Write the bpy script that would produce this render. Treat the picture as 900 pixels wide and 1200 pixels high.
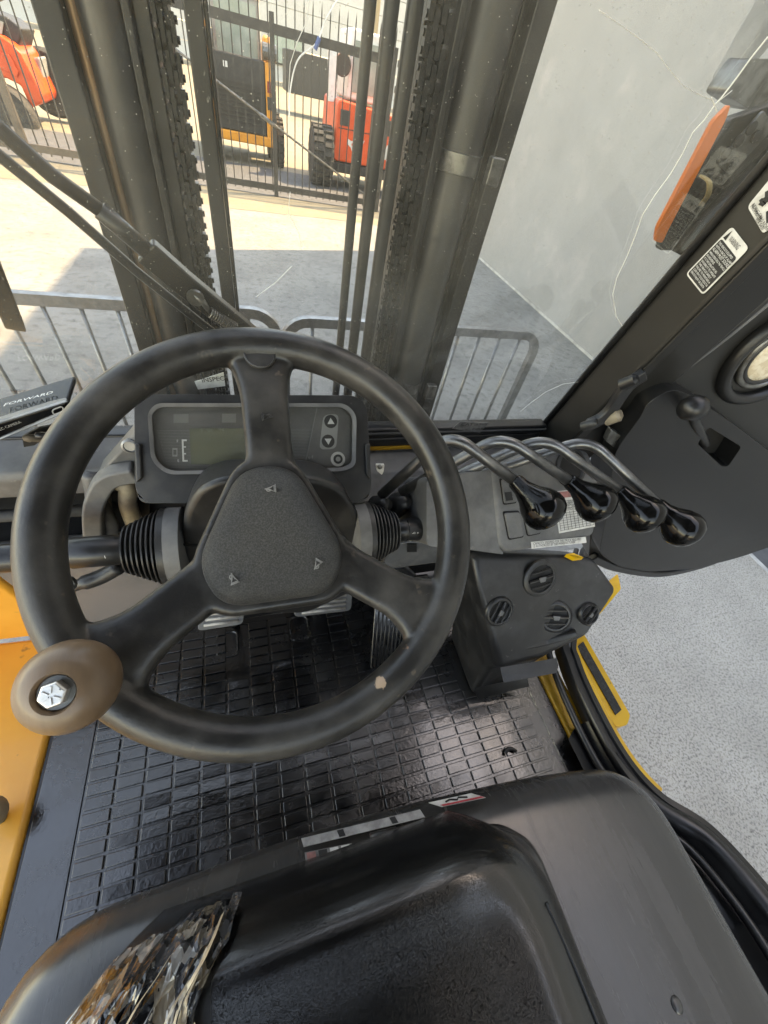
import bpy, bmesh, math, random
from mathutils import Vector, Matrix
for o in list(bpy.data.objects): bpy.data.objects.remove(o)
SC = bpy.context.scene
COL = SC.collection
rad = math.radians
# ------------------------------------------------------------------ camera, sky, sun, exposure
cam_d = bpy.data.cameras.new('camera'); cam = bpy.data.objects.new('camera', cam_d); COL.objects.link(cam)
cam_d.sensor_fit = 'VERTICAL'; cam_d.sensor_height = 24.0; cam_d.lens = 9.0      # ultra-wide phone lens
cam_d.clip_start = 0.01; cam_d.clip_end = 800
cam.matrix_world = Matrix(((0.95129, 0.08549, -0.29622, 0), (-0.25731, 0.74944, -0.61003, 0), (0.16985, 0.65653, 0.73493, 1.75), (0, 0, 0, 1)))
SC.camera = cam
W = bpy.data.worlds.new('World'); SC.world = W; W.use_nodes = True
SUN_EL, SUN_AZ = rad(50), rad(72)          # azimuth clockwise from the truck's forward axis (+Y)
sky = W.node_tree.nodes.new('ShaderNodeTexSky'); sky.sky_type = 'NISHITA'; sky.sun_disc = False
sky.sun_elevation = SUN_EL; sky.sun_rotation = SUN_AZ; sky.air_density = 1.0; sky.dust_density = 0.5; sky.ozone_density = 0.8
bg = W.node_tree.nodes['Background']; bg.inputs['Strength'].default_value = 0.15
W.node_tree.links.new(sky.outputs[0], bg.inputs[0])
sd = bpy.data.lights.new('sun', 'SUN'); sd.energy = 2.0; sd.angle = rad(0.5); sd.color = (1.0, 0.93, 0.81)
sun = bpy.data.objects.new('sun', sd); COL.objects.link(sun)
sv = Vector((math.sin(SUN_AZ)*math.cos(SUN_EL), math.cos(SUN_AZ)*math.cos(SUN_EL), math.sin(SUN_EL)))
sun.rotation_euler = sv.to_track_quat('Z', 'Y').to_euler()
SC.view_settings.view_transform = 'Standard'; SC.view_settings.look = 'None'; SC.view_settings.gamma = 1
SC.view_settings.exposure = 3.02
SC.view_settings.use_white_balance = True; SC.view_settings.white_balance_temperature = 11200; SC.view_settings.white_balance_tint = 14
SC.cycles.use_adaptive_sampling = True; SC.cycles.adaptive_threshold = .02
SC.cycles.max_bounces = 7; SC.cycles.diffuse_bounces = 3; SC.cycles.glossy_bounces = 3; SC.cycles.transmission_bounces = 2; SC.cycles.transparent_max_bounces = 8
SC.view_settings.use_curve_mapping = False
random.seed(4)

# ------------------------------------------------------------------ materials
def mat(name, c1, c2=None, rough=.5, r2=None, metal=0., ns=20., det=6., lo=.45, hi=.65, bump=0., bs=None, bt='noise',
        coat=0., spec=.5, stretch=(1,1,1), c3=None, s3=200., lo3=.62, hi3=.68, bdist=.002, patches=None):
    m = bpy.data.materials.new(name); m.use_nodes = True
    nt = m.node_tree; N = nt.nodes; K = nt.links; b = N['Principled BSDF']
    def n(t, **kw):
        x = N.new(t)
        for k, v in kw.items(): setattr(x, k, v)
        return x
    geo = n('ShaderNodeNewGeometry'); mp = n('ShaderNodeMapping'); mp.inputs['Scale'].default_value = stretch
    K.new(geo.outputs['Position'], mp.inputs['Vector'])
    def noise(scale, d=6.):
        t = n('ShaderNodeTexNoise'); t.inputs['Scale'].default_value = scale; t.inputs['Detail'].default_value = d
        t.inputs['Roughness'].default_value = .62; K.new(mp.outputs[0], t.inputs['Vector']); return t
    def ramp(sock, l, h):
        r = n('ShaderNodeMapRange'); r.inputs['From Min'].default_value = l; r.inputs['From Max'].default_value = h; K.new(sock, r.inputs['Value']); return r.outputs[0]
    def mix(f, a, c):
        x = n('ShaderNodeMix', data_type='RGBA'); K.new(f, x.inputs['Factor'])
        for s, v in ((x.inputs[6], a), (x.inputs[7], c)):
            if isinstance(v, tuple): s.default_value = (*v, 1)
            else: K.new(v, s)
        return x.outputs[2]
    col = c1
    if c2 is not None:
        f = ramp(noise(ns, det).outputs['Fac'], lo, hi)
        col = mix(f, c1, c2)
        if r2 is not None:
            rr = n('ShaderNodeMapRange'); rr.inputs['To Min'].default_value = rough; rr.inputs['To Max'].default_value = r2
            K.new(f, rr.inputs['Value']); K.new(rr.outputs[0], b.inputs['Roughness'])
    if c3 is not None:
        f3 = ramp(noise(s3, 3).outputs['Fac'], lo3, hi3); col = mix(f3, col, c3)
    if patches:
        for (p, r, pc) in patches:
            vm = n('ShaderNodeVectorMath', operation='DISTANCE'); K.new(geo.outputs['Position'], vm.inputs[0]); vm.inputs[1].default_value = p
            ad = n('ShaderNodeMath', operation='MULTIPLY_ADD'); K.new(noise(260., 4).outputs['Fac'], ad.inputs[0]); ad.inputs[1].default_value = r*1.4
            K.new(vm.outputs['Value'], ad.inputs[2])
            f = ramp(ad.outputs[0], r*1.62, r*1.5); col = mix(f, col, pc)
    if isinstance(col, tuple): b.inputs['Base Color'].default_value = (*col, 1)
    else: K.new(col, b.inputs['Base Color'])
    if r2 is None or c2 is None: b.inputs['Roughness'].default_value = rough
    b.inputs['Metallic'].default_value = metal; b.inputs['Specular IOR Level'].default_value = spec
    b.inputs['Coat Weight'].default_value = coat; b.inputs['Coat Roughness'].default_value = .06
    if bump:
        bn = n('ShaderNodeBump'); bn.inputs['Strength'].default_value = bump; bn.inputs['Distance'].default_value = bdist
        if bt == 'noise': src = noise(bs or ns*4, 5).outputs['Fac']
        else:
            t = n('ShaderNodeTexVoronoi'); t.feature = 'DISTANCE_TO_EDGE'; t.inputs['Scale'].default_value = bs
            nn = noise(bs*.45, 4); ad = n('ShaderNodeMix', data_type='VECTOR'); ad.inputs['Factor'].default_value = .06
            K.new(mp.outputs[0], ad.inputs[4]); K.new(nn.outputs['Color'], ad.inputs[5]); K.new(ad.outputs[1], t.inputs['Vector'])
            src = ramp(t.outputs['Distance'], 0, .09)
        K.new(src, bn.inputs['Height']); K.new(bn.outputs[0], b.inputs['Normal'])
    return m

BLK = (.012,.012,.013)
M = {}
M['wheel'] = mat('wheel_rubber', (.020,.0193,.0185), (.068,.063,.057), .3, .48, ns=24, lo=.4, hi=.78, bump=.12, bs=420, c3=(.15,.115,.085), s3=60, lo3=.66, hi3=.8,
    patches=[((0.0787,0.0888,1.425), .0055, (.42,.29,.2)), ((0.1101,0.1073,1.4283), .007, (.2,.11,.07)), ((-0.1105,0.1026,1.4289), .005, (.14,.1,.07))])
M['pad'] = mat('horn_pad_vinyl', (.028,.028,.0275), (.085,.083,.079), .42, .58, ns=800, lo=.42, hi=.66, bump=.6, bs=420, bt='vor', bdist=.0009)
M['plastic'] = mat('worn_black_plastic', (.02,.02,.0205), (.05,.049,.048), .34, .54, ns=22, lo=.45, hi=.8, bump=.12, bs=700, c3=(.2,.19,.175), s3=48, lo3=.68, hi3=.86)
M['greyplastic'] = mat('dusty_grey_plastic', (.095,.096,.097), (.2,.198,.192), .48, .64, ns=18, lo=.4, hi=.78, bump=.12, bs=600, c3=(.26,.25,.235), s3=75, lo3=.68, hi3=.82)
M['hood'] = mat('hood_grey_plastic', (.042,.0418,.0418), (.062,.0605,.059), .22, .33, ns=9, lo=.4, hi=.7, bump=.10, bs=160, stretch=(3.2,.5,1), bdist=.0012, spec=.7)
M['leather'] = mat('black_vinyl', (.0045,.0045,.0047), (.008,.008,.008), .14, .22, ns=16, lo=.4, hi=.7, bump=.2, bs=210, bt='vor', bdist=.0005, spec=.9)
M['rubber'] = mat('rubber_mat', (.0045,.0047,.0054), (.015,.015,.0155), .1, .4, ns=9, lo=.38, hi=.66, bump=.35, bs=120, bdist=.0016, c3=(.055,.055,.055), s3=30, lo3=.64, hi3=.84, spec=.95, coat=.45)
M['lever'] = mat('lever_steel', (.2,.2,.198), (.11,.11,.108), .34, .46, metal=.9, ns=40, lo=.45, hi=.7, stretch=(1,1,1), bump=.04, bs=300)
M['gloss'] = mat('glossy_black_knob', (.003,.003,.003), (.006,.006,.006), .1, .2, ns=60, spec=.3)
M['orange'] = mat('orange_paint', (.86,.39,.06), (.78,.33,.045), .32, .45, ns=7, lo=.35, hi=.7, coat=.25, c3=(.3,.14,.05), s3=24, lo3=.64, hi3=.74, bump=.03, bs=90)
M['yellow'] = mat('yellow_paint', (.74,.40,.02), (.58,.28,.015), .38, .5, ns=14, lo=.45, hi=.7, coat=.2, c3=(.12,.08,.03), s3=60, lo3=.74, hi3=.8)
M['sillyellow'] = mat('dirty_yellow_sill', (.44,.23,.015), (.28,.13,.012), .45, .6, ns=10, lo=.4, hi=.7, c3=(.1,.06,.02), s3=50, lo3=.68, hi3=.78)
M['black'] = mat('black_paint', BLK, (.02,.02,.02), .28, .42, ns=14)
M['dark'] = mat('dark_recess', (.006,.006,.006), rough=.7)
M['doorp'] = mat('door_black_plastic', (.010,.010,.0104), (.0135,.0135,.0138), .34, .4, ns=6, bump=.16, bs=650, bdist=.0008)
M['pillar'] = mat('pillar_black_paint', (.013,.0127,.012), (.018,.0176,.0165), .33, .4, ns=5, bump=.05, bs=350, bdist=.0008)
M['mast'] = mat('mast_painted_steel', (.012,.0117,.0114), (.032,.0305,.028), .4, .55, ns=16, lo=.42, hi=.75, stretch=(1,1,.35), bump=.12, bs=140, c3=(.2,.19,.17), s3=150, lo3=.7, hi3=.76)
M['mastgrey'] = mat('mast_cylinder_grey', (.075,.072,.068), (.036,.035,.033), .36, .5, metal=.3, ns=8, lo=.4, hi=.75, stretch=(1,1,.25), c3=(.2,.12,.07), s3=14, lo3=.66, hi3=.78)
M['rust'] = mat('rubbed_rust_edge', (.42,.25,.14), (.2,.13,.08), .38, .5, metal=.4, ns=30, stretch=(1,1,.15))  # copper tone paints in the highlight along the left mast edge
M['chain'] = mat('greasy_chain', (.014,.014,.014), (.04,.038,.034), .4, .55, metal=.5, ns=120, lo=.45, hi=.7, c3=(.5,.48,.4), s3=170, lo3=.72, hi3=.75)  # yellow-white flecks paint glints into the chain colour
M['chrome'] = mat('zinc_bolt', (.85,.84,.82), (.7,.69,.66), .4, .5, metal=1., ns=120)
M['wood'] = mat('turned_wood_knob', (.19,.118,.07), (.11,.068,.042), .38, .48, ns=22, lo=.35, hi=.7, stretch=(2.5,.35,.6), coat=.15, bump=.05, bs=200)
M['palewood'] = mat('pale_worn_wood', (.42,.31,.2), (.28,.2,.13), .5, .6, ns=30)
M['white'] = mat('white_print', (.75,.75,.73), rough=.5)
M['greyprint'] = mat('grey_print', (.34,.34,.33), rough=.55)
M['label'] = mat('label_white', (.7,.69,.66), (.52,.51,.48), .45, .55, ns=60, c3=(.3,.29,.27), s3=120, lo3=.7, hi3=.78)
M['labelgrey'] = mat('worn_label_grey', (.2,.195,.19), (.1,.097,.094), .4, .55, ns=70, lo=.42, hi=.62)
M['hoodlabel'] = mat('rubbed_silver_label', (.42,.41,.4), (.24,.235,.23), .35, .5, ns=60, lo=.4, hi=.65)
M['symbol'] = mat('worn_horn_symbol', (.24,.235,.225), rough=.5)
M['red'] = mat('red_print', (.45,.05,.06), rough=.5)
M['redworn'] = mat('worn_red_print', (.4,.16,.15), (.25,.12,.11), .5, .6, ns=80)
M['ink'] = mat('black_ink', (.015,.015,.015), rough=.5)
M['pedalrib'] = mat('polished_pedal_ribs', (.42,.4,.37), (.28,.26,.24), .35, .5, ns=60)
M['lcd'] = mat('lcd_grey_green', (.16,.168,.125), (.19,.196,.15), .25, .3, ns=10)
M['instr'] = mat('instrument_face', (.12,.115,.11), (.18,.172,.165), .5, .5, ns=18, lo=.4, hi=.75)
M['ridge'] = mat('instrument_face_ribs', (.22,.215,.208), rough=.5)
M['clear'] = None
M['beige'] = mat('dirty_beige_metal', (.3,.25,.18), (.13,.1,.07), .5, .65, ns=25, lo=.4, hi=.65)
M['brown'] = mat('brown_grey_panel', (.2,.175,.165), (.15,.135,.128), .5, .6, ns=4)
M['tape'] = None
M['ground'] = mat('yard_concrete', (.2,.195,.182), (.285,.278,.258), .85, .9, ns=1.6, det=12, lo=.36, hi=.66, bump=.9, bs=90, bdist=.008, c3=(.14,.136,.127), s3=14, lo3=.5, hi3=.74)
M['apron'] = mat('rough_aggregate_concrete', (.365,.34,.303), (.46,.43,.386), .85, .9, ns=2.2, det=12, lo=.36, hi=.66, bump=1., bs=70, bdist=.01, c3=(.165,.156,.142), s3=105, lo3=.47, hi3=.68)
M['asphalt'] = mat('dark_asphalt', (.075,.076,.08), (.11,.11,.113), .85, .9, ns=8, bump=.5, bs=130, bdist=.004)
M['sand'] = mat('sandy_ground', (.25,.218,.155), (.195,.168,.12), .9, .95, ns=2.2, lo=.35, hi=.7, bump=.6, bs=22, bdist=.01, c3=(.25,.22,.16), s3=7, lo3=.6, hi3=.7)
M['wallc'] = mat('painted_render_wall', (.27,.267,.26), (.335,.33,.32), .8, .9, ns=.9, lo=.3, hi=.72, bump=.55, bs=26, bdist=.006, c3=(.4,.375,.36), s3=2.2, lo3=.55, hi3=.85)
M['joint'] = mat('pale_joint', (.5,.49,.46), (.3,.29,.28), .9, .9, ns=6)
M['fence'] = mat('black_fence_paint', (.03,.028,.026), (.06,.055,.05), .45, .6, ns=9)
M['fencerust'] = mat('brown_weathered_rail', (.13,.1,.075), (.08,.062,.05), .5, .7, ns=9)
M['galv'] = mat('galvanised_steel', (.25,.26,.27), (.17,.175,.18), .34, .5, metal=.75, ns=25, lo=.4, hi=.7)
M['morange'] = mat('loader_orange', (.8,.31,.03), (.66,.24,.025), .4, .5, ns=5)
M['mred'] = mat('loader_red_orange', (.78,.085,.018), (.66,.065,.015), .35, .45, ns=5)
M['tyre'] = mat('tyre_rubber', (.03,.029,.028), (.07,.065,.058), .75, .85, ns=18)
M['mgrille'] = mat('loader_black_grille', (.022,.022,.022), (.04,.038,.036), .5, .65, ns=14)
M['mgrey'] = mat('loader_grey', (.3,.3,.29), (.22,.22,.21), .5, .6, ns=8)
M['mwhite'] = mat('loader_white', (.7,.7,.68), (.55,.55,.53), .45, .55, ns=8)
M['taillight'] = mat('tail_light_red', (.25,.03,.02), rough=.2)
M['cabglass'] = mat('loader_cab_glass', (.22,.28,.25), (.3,.36,.33), .15, .2, ns=3)
M['farwall'] = mat('far_building_wall', (.47,.47,.455), (.4,.4,.39), .8, .85, ns=.6)
M['wallwood'] = mat('weathered_timber', (.34,.26,.16), (.26,.2,.13), .8, .85, ns=3, stretch=(4,4,.4))
M['amber'] = mat('amber_lens', (.95,.2,.02), rough=.45)
M['lampback'] = mat('lamp_back_plastic', (.011,.012,.011), (.026,.026,.024), .35, .5, ns=40)
M['metalgrey'] = mat('greased_grey_metal', (.2,.2,.19), (.1,.095,.09), .35, .5, metal=.8, ns=40)
M['seal'] = mat('grey_rubber_seal', (.11,.11,.112), (.16,.16,.16), .42, .5, ns=12)
M['wire'] = mat('tan_wire', (.42,.3,.13), rough=.5)
M['lens'] = mat('frosted_lamp_lens', (.6,.5,.36), (.75,.68,.55), .25, .4, ns=90)
M['crackm'] = mat('crack_white', (.75,.75,.72), rough=.4)
M['grip'] = mat('grip_tape', (.03,.03,.03), (.055,.055,.055), .9, .9, ns=160, bump=.6, bs=600)

def glass_mat(name, tint, haze, speck, gloss, sc=120.):
    m = bpy.data.materials.new(name); m.use_nodes = True; nt = m.node_tree; N = nt.nodes; K = nt.links
    for x in list(N): N.remove(x)
    out = N.new('ShaderNodeOutputMaterial'); tr = N.new('ShaderNodeBsdfTransparent'); tr.inputs[0].default_value = (*tint, 1)
    df = N.new('ShaderNodeBsdfDiffuse'); df.inputs[0].default_value = (.62,.6,.55,1)
    gl = N.new('ShaderNodeBsdfGlossy'); gl.inputs['Roughness'].default_value = .04
    geo = N.new('ShaderNodeNewGeometry')
    v = N.new('ShaderNodeTexVoronoi'); v.inputs['Scale'].default_value = sc; K.new(geo.outputs['Position'], v.inputs['Vector'])
    v.inputs['Randomness'].default_value = 1.
    a = N.new('ShaderNodeMapRange'); a.inputs['From Min'].default_value = .12; a.inputs['From Max'].default_value = .05; a.inputs['To Max'].default_value = speck
    K.new(v.outputs['Distance'], a.inputs['Value'])
    ns = N.new('ShaderNodeTexNoise'); ns.inputs['Scale'].default_value = 9; ns.inputs['Detail'].default_value = 8; K.new(geo.outputs['Position'], ns.inputs['Vector'])
    a2 = N.new('ShaderNodeMapRange'); a2.inputs['From Min'].default_value = .35; a2.inputs['From Max'].default_value = .75; a2.inputs['To Min'].default_value = haze*.35; a2.inputs['To Max'].default_value = haze*1.5
    K.new(ns.outputs['Fac'], a2.inputs['Value'])
    mul = N.new('ShaderNodeMath'); mul.operation = 'MULTIPLY'; K.new(a.outputs[0], mul.inputs[0]); K.new(v.outputs['Color'], mul.inputs[1])
    ad = N.new('ShaderNodeMath'); ad.operation = 'ADD'; ad.use_clamp = True; K.new(mul.outputs[0], ad.inputs[0]); K.new(a2.outputs[0], ad.inputs[1])
    m1 = N.new('ShaderNodeMixShader'); K.new(ad.outputs[0], m1.inputs[0]); K.new(tr.outputs[0], m1.inputs[1]); K.new(df.outputs[0], m1.inputs[2])
    lw = N.new('ShaderNodeFresnel'); lw.inputs[0].default_value = 1.45
    sc_ = N.new('ShaderNodeMath'); sc_.operation = 'MULTIPLY'; sc_.inputs[1].default_value = gloss; K.new(lw.outputs[0], sc_.inputs[0])
    m2 = N.new('ShaderNodeMixShader'); K.new(sc_.outputs[0], m2.inputs[0]); K.new(m1.outputs[0], m2.inputs[1]); K.new(gl.outputs[0], m2.inputs[2])
    K.new(m2.outputs[0], out.inputs[0]); return m
M['clear'] = glass_mat('dusty_windscreen_glass', (.93,.935,.92), .065, .8, .2, 210.)
M['lens_clear'] = glass_mat('scratched_clear_cover', (.93,.93,.92), .03, .2, .35, 300.)
def tape_mat():
    m = bpy.data.materials.new('crumpled_clear_tape'); m.use_nodes = True; nt = m.node_tree; N = nt.nodes; K = nt.links
    b = N['Principled BSDF']; b.inputs['Roughness'].default_value = .13; b.inputs['Coat Weight'].default_value = .7; b.inputs['Specular IOR Level'].default_value = .9
    geo = N.new('ShaderNodeNewGeometry'); mp = N.new('ShaderNodeMapping'); mp.inputs['Rotation'].default_value = (0,0,rad(40)); mp.inputs['Scale'].default_value = (1,.42,1)
    K.new(geo.outputs['Position'], mp.inputs[0])
    nz = N.new('ShaderNodeTexNoise'); nz.inputs['Scale'].default_value = 60; nz.inputs['Detail'].default_value = 3; K.new(mp.outputs[0], nz.inputs[0])
    mx = N.new('ShaderNodeMix'); mx.data_type = 'VECTOR'; mx.inputs['Factor'].default_value = .025; K.new(mp.outputs[0], mx.inputs[4]); K.new(nz.outputs['Color'], mx.inputs[5])
    t = N.new('ShaderNodeTexVoronoi'); t.inputs['Scale'].default_value = 75; K.new(mx.outputs[1], t.inputs[0])
    sp = N.new('ShaderNodeSeparateColor'); K.new(t.outputs['Color'], sp.inputs[0])
    cr = N.new('ShaderNodeValToRGB'); K.new(sp.outputs[0], cr.inputs[0]); e = cr.color_ramp.elements  # silver and pale cells paint the film's highlights into the colour
    e[0].position = .0; e[0].color = (.006,.0065,.007,1); e[1].position = 1.; e[1].color = (.38,.32,.25,1)
    for p, c in ((.35,(.010,.011,.012,1)),(.55,(.035,.038,.045,1)),(.72,(.09,.092,.1,1)),(.86,(.17,.135,.095,1)),(.93,(.24,.235,.23,1))):
        q = e.new(p); q.color = c
    K.new(cr.outputs[0], b.inputs['Base Color'])
    bn = N.new('ShaderNodeBump'); bn.inputs['Strength'].default_value = .8; bn.inputs['Distance'].default_value = .004; K.new(t.outputs['Distance'], bn.inputs['Height']); K.new(bn.outputs[0], b.inputs['Normal'])
    return m
M['tape'] = tape_mat()
M['tornvinyl'] = mat('torn_tan_vinyl', (.42,.34,.24), (.22,.17,.12), .35, .5, ns=90, coat=.3)
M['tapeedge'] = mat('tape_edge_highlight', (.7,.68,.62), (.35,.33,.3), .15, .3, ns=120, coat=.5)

# ------------------------------------------------------------------ mesh helpers
V = Vector
LOC = {}
def link(o, parent):
    COL.objects.link(o)
    if parent is not None:
        o.parent = parent
        if parent.name in LOC: o.matrix_parent_inverse = Matrix.Translation(-LOC[parent.name])
    return o
def add(name, bm, m, parent=None, smooth=False, bevel=0, seg=2, sub=0, auto=None):
    bmesh.ops.recalc_face_normals(bm, faces=bm.faces)
    me = bpy.data.meshes.new(name); bm.to_mesh(me); bm.free()
    me.materials.append(M[m] if isinstance(m, str) else m)
    if smooth: me.polygons.foreach_set('use_smooth', [True]*len(me.polygons))
    if auto is not None: me.set_sharp_from_angle(angle=rad(auto))
    o = bpy.data.objects.new(name, me); link(o, parent)
    if bevel:
        b = o.modifiers.new('bevel', 'BEVEL'); b.width = bevel; b.segments = seg; b.limit_method = 'ANGLE'; b.angle_limit = rad(25)
        me.polygons.foreach_set('use_smooth', [True]*len(me.polygons)); b.harden_normals = True
    if sub:
        s = o.modifiers.new('sub', 'SUBSURF'); s.levels = sub; s.render_levels = sub
    return o
def inst(src, name, parent, loc=(0,0,0), rot=None, scale=None):
    o = bpy.data.objects.new(name, src.data); link(o, parent); o.location = loc
    if rot: o.rotation_euler = rot
    if scale: o.scale = scale
    for md in src.modifiers:
        n = o.modifiers.new(md.name, md.type)
        if md.type == 'BEVEL': n.width = md.width; n.segments = md.segments; n.limit_method = 'ANGLE'; n.angle_limit = md.angle_limit; n.harden_normals = True
    return o
def thing(name, label, cat, loc, group=None):
    o = bpy.data.objects.new(name, None); COL.objects.link(o); o.location = loc; o.empty_display_size = .1
    LOC[o.name] = V(loc); tag(o, label, cat, group); return o
def tag(o, label, cat=None, group=None):
    o['label'] = label
    if cat: o['category'] = cat
    if group: o['group'] = group
    return o
def struct(o): o['kind'] = 'structure'; return o
def NB(): return bmesh.new()
def box(bm, a, b):
    x0,y0,z0 = a; x1,y1,z1 = b
    v = [bm.verts.new(p) for p in ((x0,y0,z0),(x1,y0,z0),(x1,y1,z0),(x0,y1,z0),(x0,y0,z1),(x1,y0,z1),(x1,y1,z1),(x0,y1,z1))]
    for f in ((0,1,2,3),(4,5,6,7),(0,1,5,4),(1,2,6,5),(2,3,7,6),(3,0,4,7)): bm.faces.new([v[i] for i in f])
    return v
def hexa(bm, p8):
    v = [bm.verts.new(p) for p in p8]
    for f in ((0,1,2,3),(4,5,6,7),(0,1,5,4),(1,2,6,5),(2,3,7,6),(3,0,4,7)): bm.faces.new([v[i] for i in f])
def prism(bm, pts, d):
    d = V(d); a = [bm.verts.new(p) for p in pts]; b = [bm.verts.new(V(p)+d) for p in pts]; n = len(a)
    bm.faces.new(a); bm.faces.new(b)
    for i in range(n): bm.faces.new((a[i], a[(i+1)%n], b[(i+1)%n], b[i]))
def spline(pts, k=8, closed=False):
    P = [V(p) for p in pts]; n = len(P); out = []
    for i in range(n if closed else n-1):
        p0 = P[i-1] if (i > 0 or closed) else P[0]*2-P[1]; p1 = P[i]; p2 = P[(i+1)%n]; p3 = P[(i+2)%n] if (closed or i+2 < n) else P[-1]*2-P[-2]
        for j in range(k):
            t = j/k
            out.append(.5*((2*p1)+(p2-p0)*t+(2*p0-5*p1+4*p2-p3)*t*t+(3*p1-p0-3*p2+p3)*t**3))
    if not closed: out.append(P[-1])
    return out
def roundpoly(pts, r, k=5):
    P = [V(p) for p in pts]; n = len(P); out = []
    for i in range(n):
        a, b, c = P[i-1], P[i], P[(i+1)%n]; u = (a-b); w = (c-b)
        rr = r[i] if isinstance(r, (list, tuple)) else r
        d = min(rr, u.length*.48, w.length*.48); p = b+u.normalized()*d; q = b+w.normalized()*d
        for j in range(k+1):
            t = j/k; out.append(p*(1-t)**2+b*2*t*(1-t)+q*t*t)
    return out
def plate(bm, outer, holes, d):
    """flat outline with holes, extruded by d"""
    es = []
    for loop in [outer]+holes:
        vs = [bm.verts.new(p) for p in loop]
        es += [bm.edges.new((vs[i], vs[(i+1)%len(vs)])) for i in range(len(vs))]
    r = bmesh.ops.triangle_fill(bm, use_beauty=True, use_dissolve=False, edges=es)
    fs = [g for g in r['geom'] if isinstance(g, bmesh.types.BMFace)]
    e = bmesh.ops.extrude_face_region(bm, geom=fs)
    bmesh.ops.translate(bm, vec=V(d), verts=[g for g in e['geom'] if isinstance(g, bmesh.types.BMVert)])
def frame(ax):
    ax = V(ax).normalized(); u = ax.orthogonal().normalized()
    if abs(ax.z) < .95: u = V((0,0,1)).cross(ax).normalized()
    return ax, u, ax.cross(u)
def rings(bm, R, closed=False, cap=True):
    L = [[bm.verts.new(p) for p in r] for r in R]; n = len(R[0])
    for i in range(len(L) if closed else len(L)-1):
        a, b = L[i], L[(i+1)%len(L)]
        for j in range(n): bm.faces.new((a[j], a[(j+1)%n], b[(j+1)%n], b[j]))
    if cap and not closed: bm.faces.new(L[0]); bm.faces.new(L[-1])
def tube(bm, path, r, seg=10, closed=False, cap=True):
    P = [V(p) for p in path]; n = len(P); R = []; pu = None
    for i in range(n):
        t = (P[(i+1)%n]-P[i-1]) if closed else (P[min(i+1,n-1)]-P[max(i-1,0)])
        t.normalize()
        u = frame(t)[1] if pu is None else (pu-t*pu.dot(t)).normalized()
        pu = u; w = t.cross(u); rr = r[i] if isinstance(r, (list, tuple)) else r
        R.append([P[i]+(u*math.cos(a)+w*math.sin(a))*rr for a in [2*math.pi*j/seg for j in range(seg)]])
    rings(bm, R, closed, cap)
def sweep(bm, path, prof, upv=(0,0,1)):
    P = [V(p) for p in path]; n = len(P); R = []
    for i in range(n):
        t = (P[min(i+1,n-1)]-P[max(i-1,0)]).normalized(); s = t.cross(V(upv)).normalized(); w = s.cross(t)
        R.append([P[i]+s*a+w*b for a, b in prof])
    rings(bm, R)
def lathe(bm, c, ax, prof, seg=24):
    c = V(c); ax, u, w = frame(ax)
    rings(bm, [[c+ax*h+(u*math.cos(a)+w*math.sin(a))*max(r, 1e-5) for a in [2*math.pi*j/seg for j in range(seg)]] for r, h in prof])
def text(name, body, c, xd, yd, size, m, parent, align='LEFT', ext=.0, sx=1.):
    cu = bpy.data.curves.new(name, 'FONT'); cu.body = body; cu.size = size; cu.align_x = align; cu.align_y = 'CENTER'; cu.resolution_u = 2
    t = bpy.data.objects.new(name, cu); COL.objects.link(t)
    bpy.context.view_layer.update()
    me = bpy.data.meshes.new_from_object(t.evaluated_get(bpy.context.evaluated_depsgraph_get()))
    bpy.data.objects.remove(t)
    xd = V(xd).normalized(); yd = V(yd).normalized(); yd = (yd-xd*yd.dot(xd)).normalized(); zd = xd.cross(yd); c = V(c)
    for v in me.vertices: v.co = c+xd*v.co.x*sx+yd*v.co.y+zd*v.co.z
    me.materials.clear(); me.materials.append(M[m])
    o = bpy.data.objects.new(name, me); link(o, parent); return o
def lerp(a, b, t): return V(a)*(1-t)+V(b)*t
def quadpt(q, u, v):   # q = TL, TR, BR, BL ; u right 0..1, v down 0..1
    return lerp(lerp(q[0], q[1], u), lerp(q[3], q[2], u), v)

# ================================================================== SETTING
bm = NB(); bmesh.ops.create_grid(bm, x_segments=2, y_segments=2, size=300); g = struct(add('ground', bm, 'ground'))
bm = NB()
edge = [(-60,9.0),(-20,8.3),(-8,8.1),(-4,7.7),(-2,8.2),(0,8.05),(2,8.3),(4,8.1),(9,8.6),(60,8.4)]
vs = [bm.verts.new((x,y,.004)) for x, y in edge]+[bm.verts.new((60,260,.004)), bm.verts.new((-60,260,.004))]; bm.faces.new(vs)
struct(add('sandy_yard_ground', bm, 'sand'))
bm = NB(); prism(bm, [(-30,9.5,.008),(30,9.1,.008),(30,11.6,.008),(-30,12.2,.008)], (0,0,.002)); struct(add('pavement_strip', bm, 'asphalt'))
bm = NB(); prism(bm, [(-.2,-12,.004),(3.18,-12,.004),(3.2,1.0,.004),(-.2,1.0,.004)], (0,0,.004)); struct(add('concrete_apron', bm, 'apron'))
bm = NB(); prism(bm, [(3.2,-12,.004),(3.2,.2,.004),(3.22,.9,.004),(3.62,3.2,.004),(3.9,3.2,.004),(3.9,-12,.004)], (0,0,.003)); struct(add('asphalt_strip', bm, 'asphalt'))
bm = NB(); prism(bm, [(3.17,-12,.009),(3.2,.9,.009),(3.24,.9,.009),(3.21,-12,.009)], (0,0,.004)); struct(add('pale_joint_line', bm, 'joint'))

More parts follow.
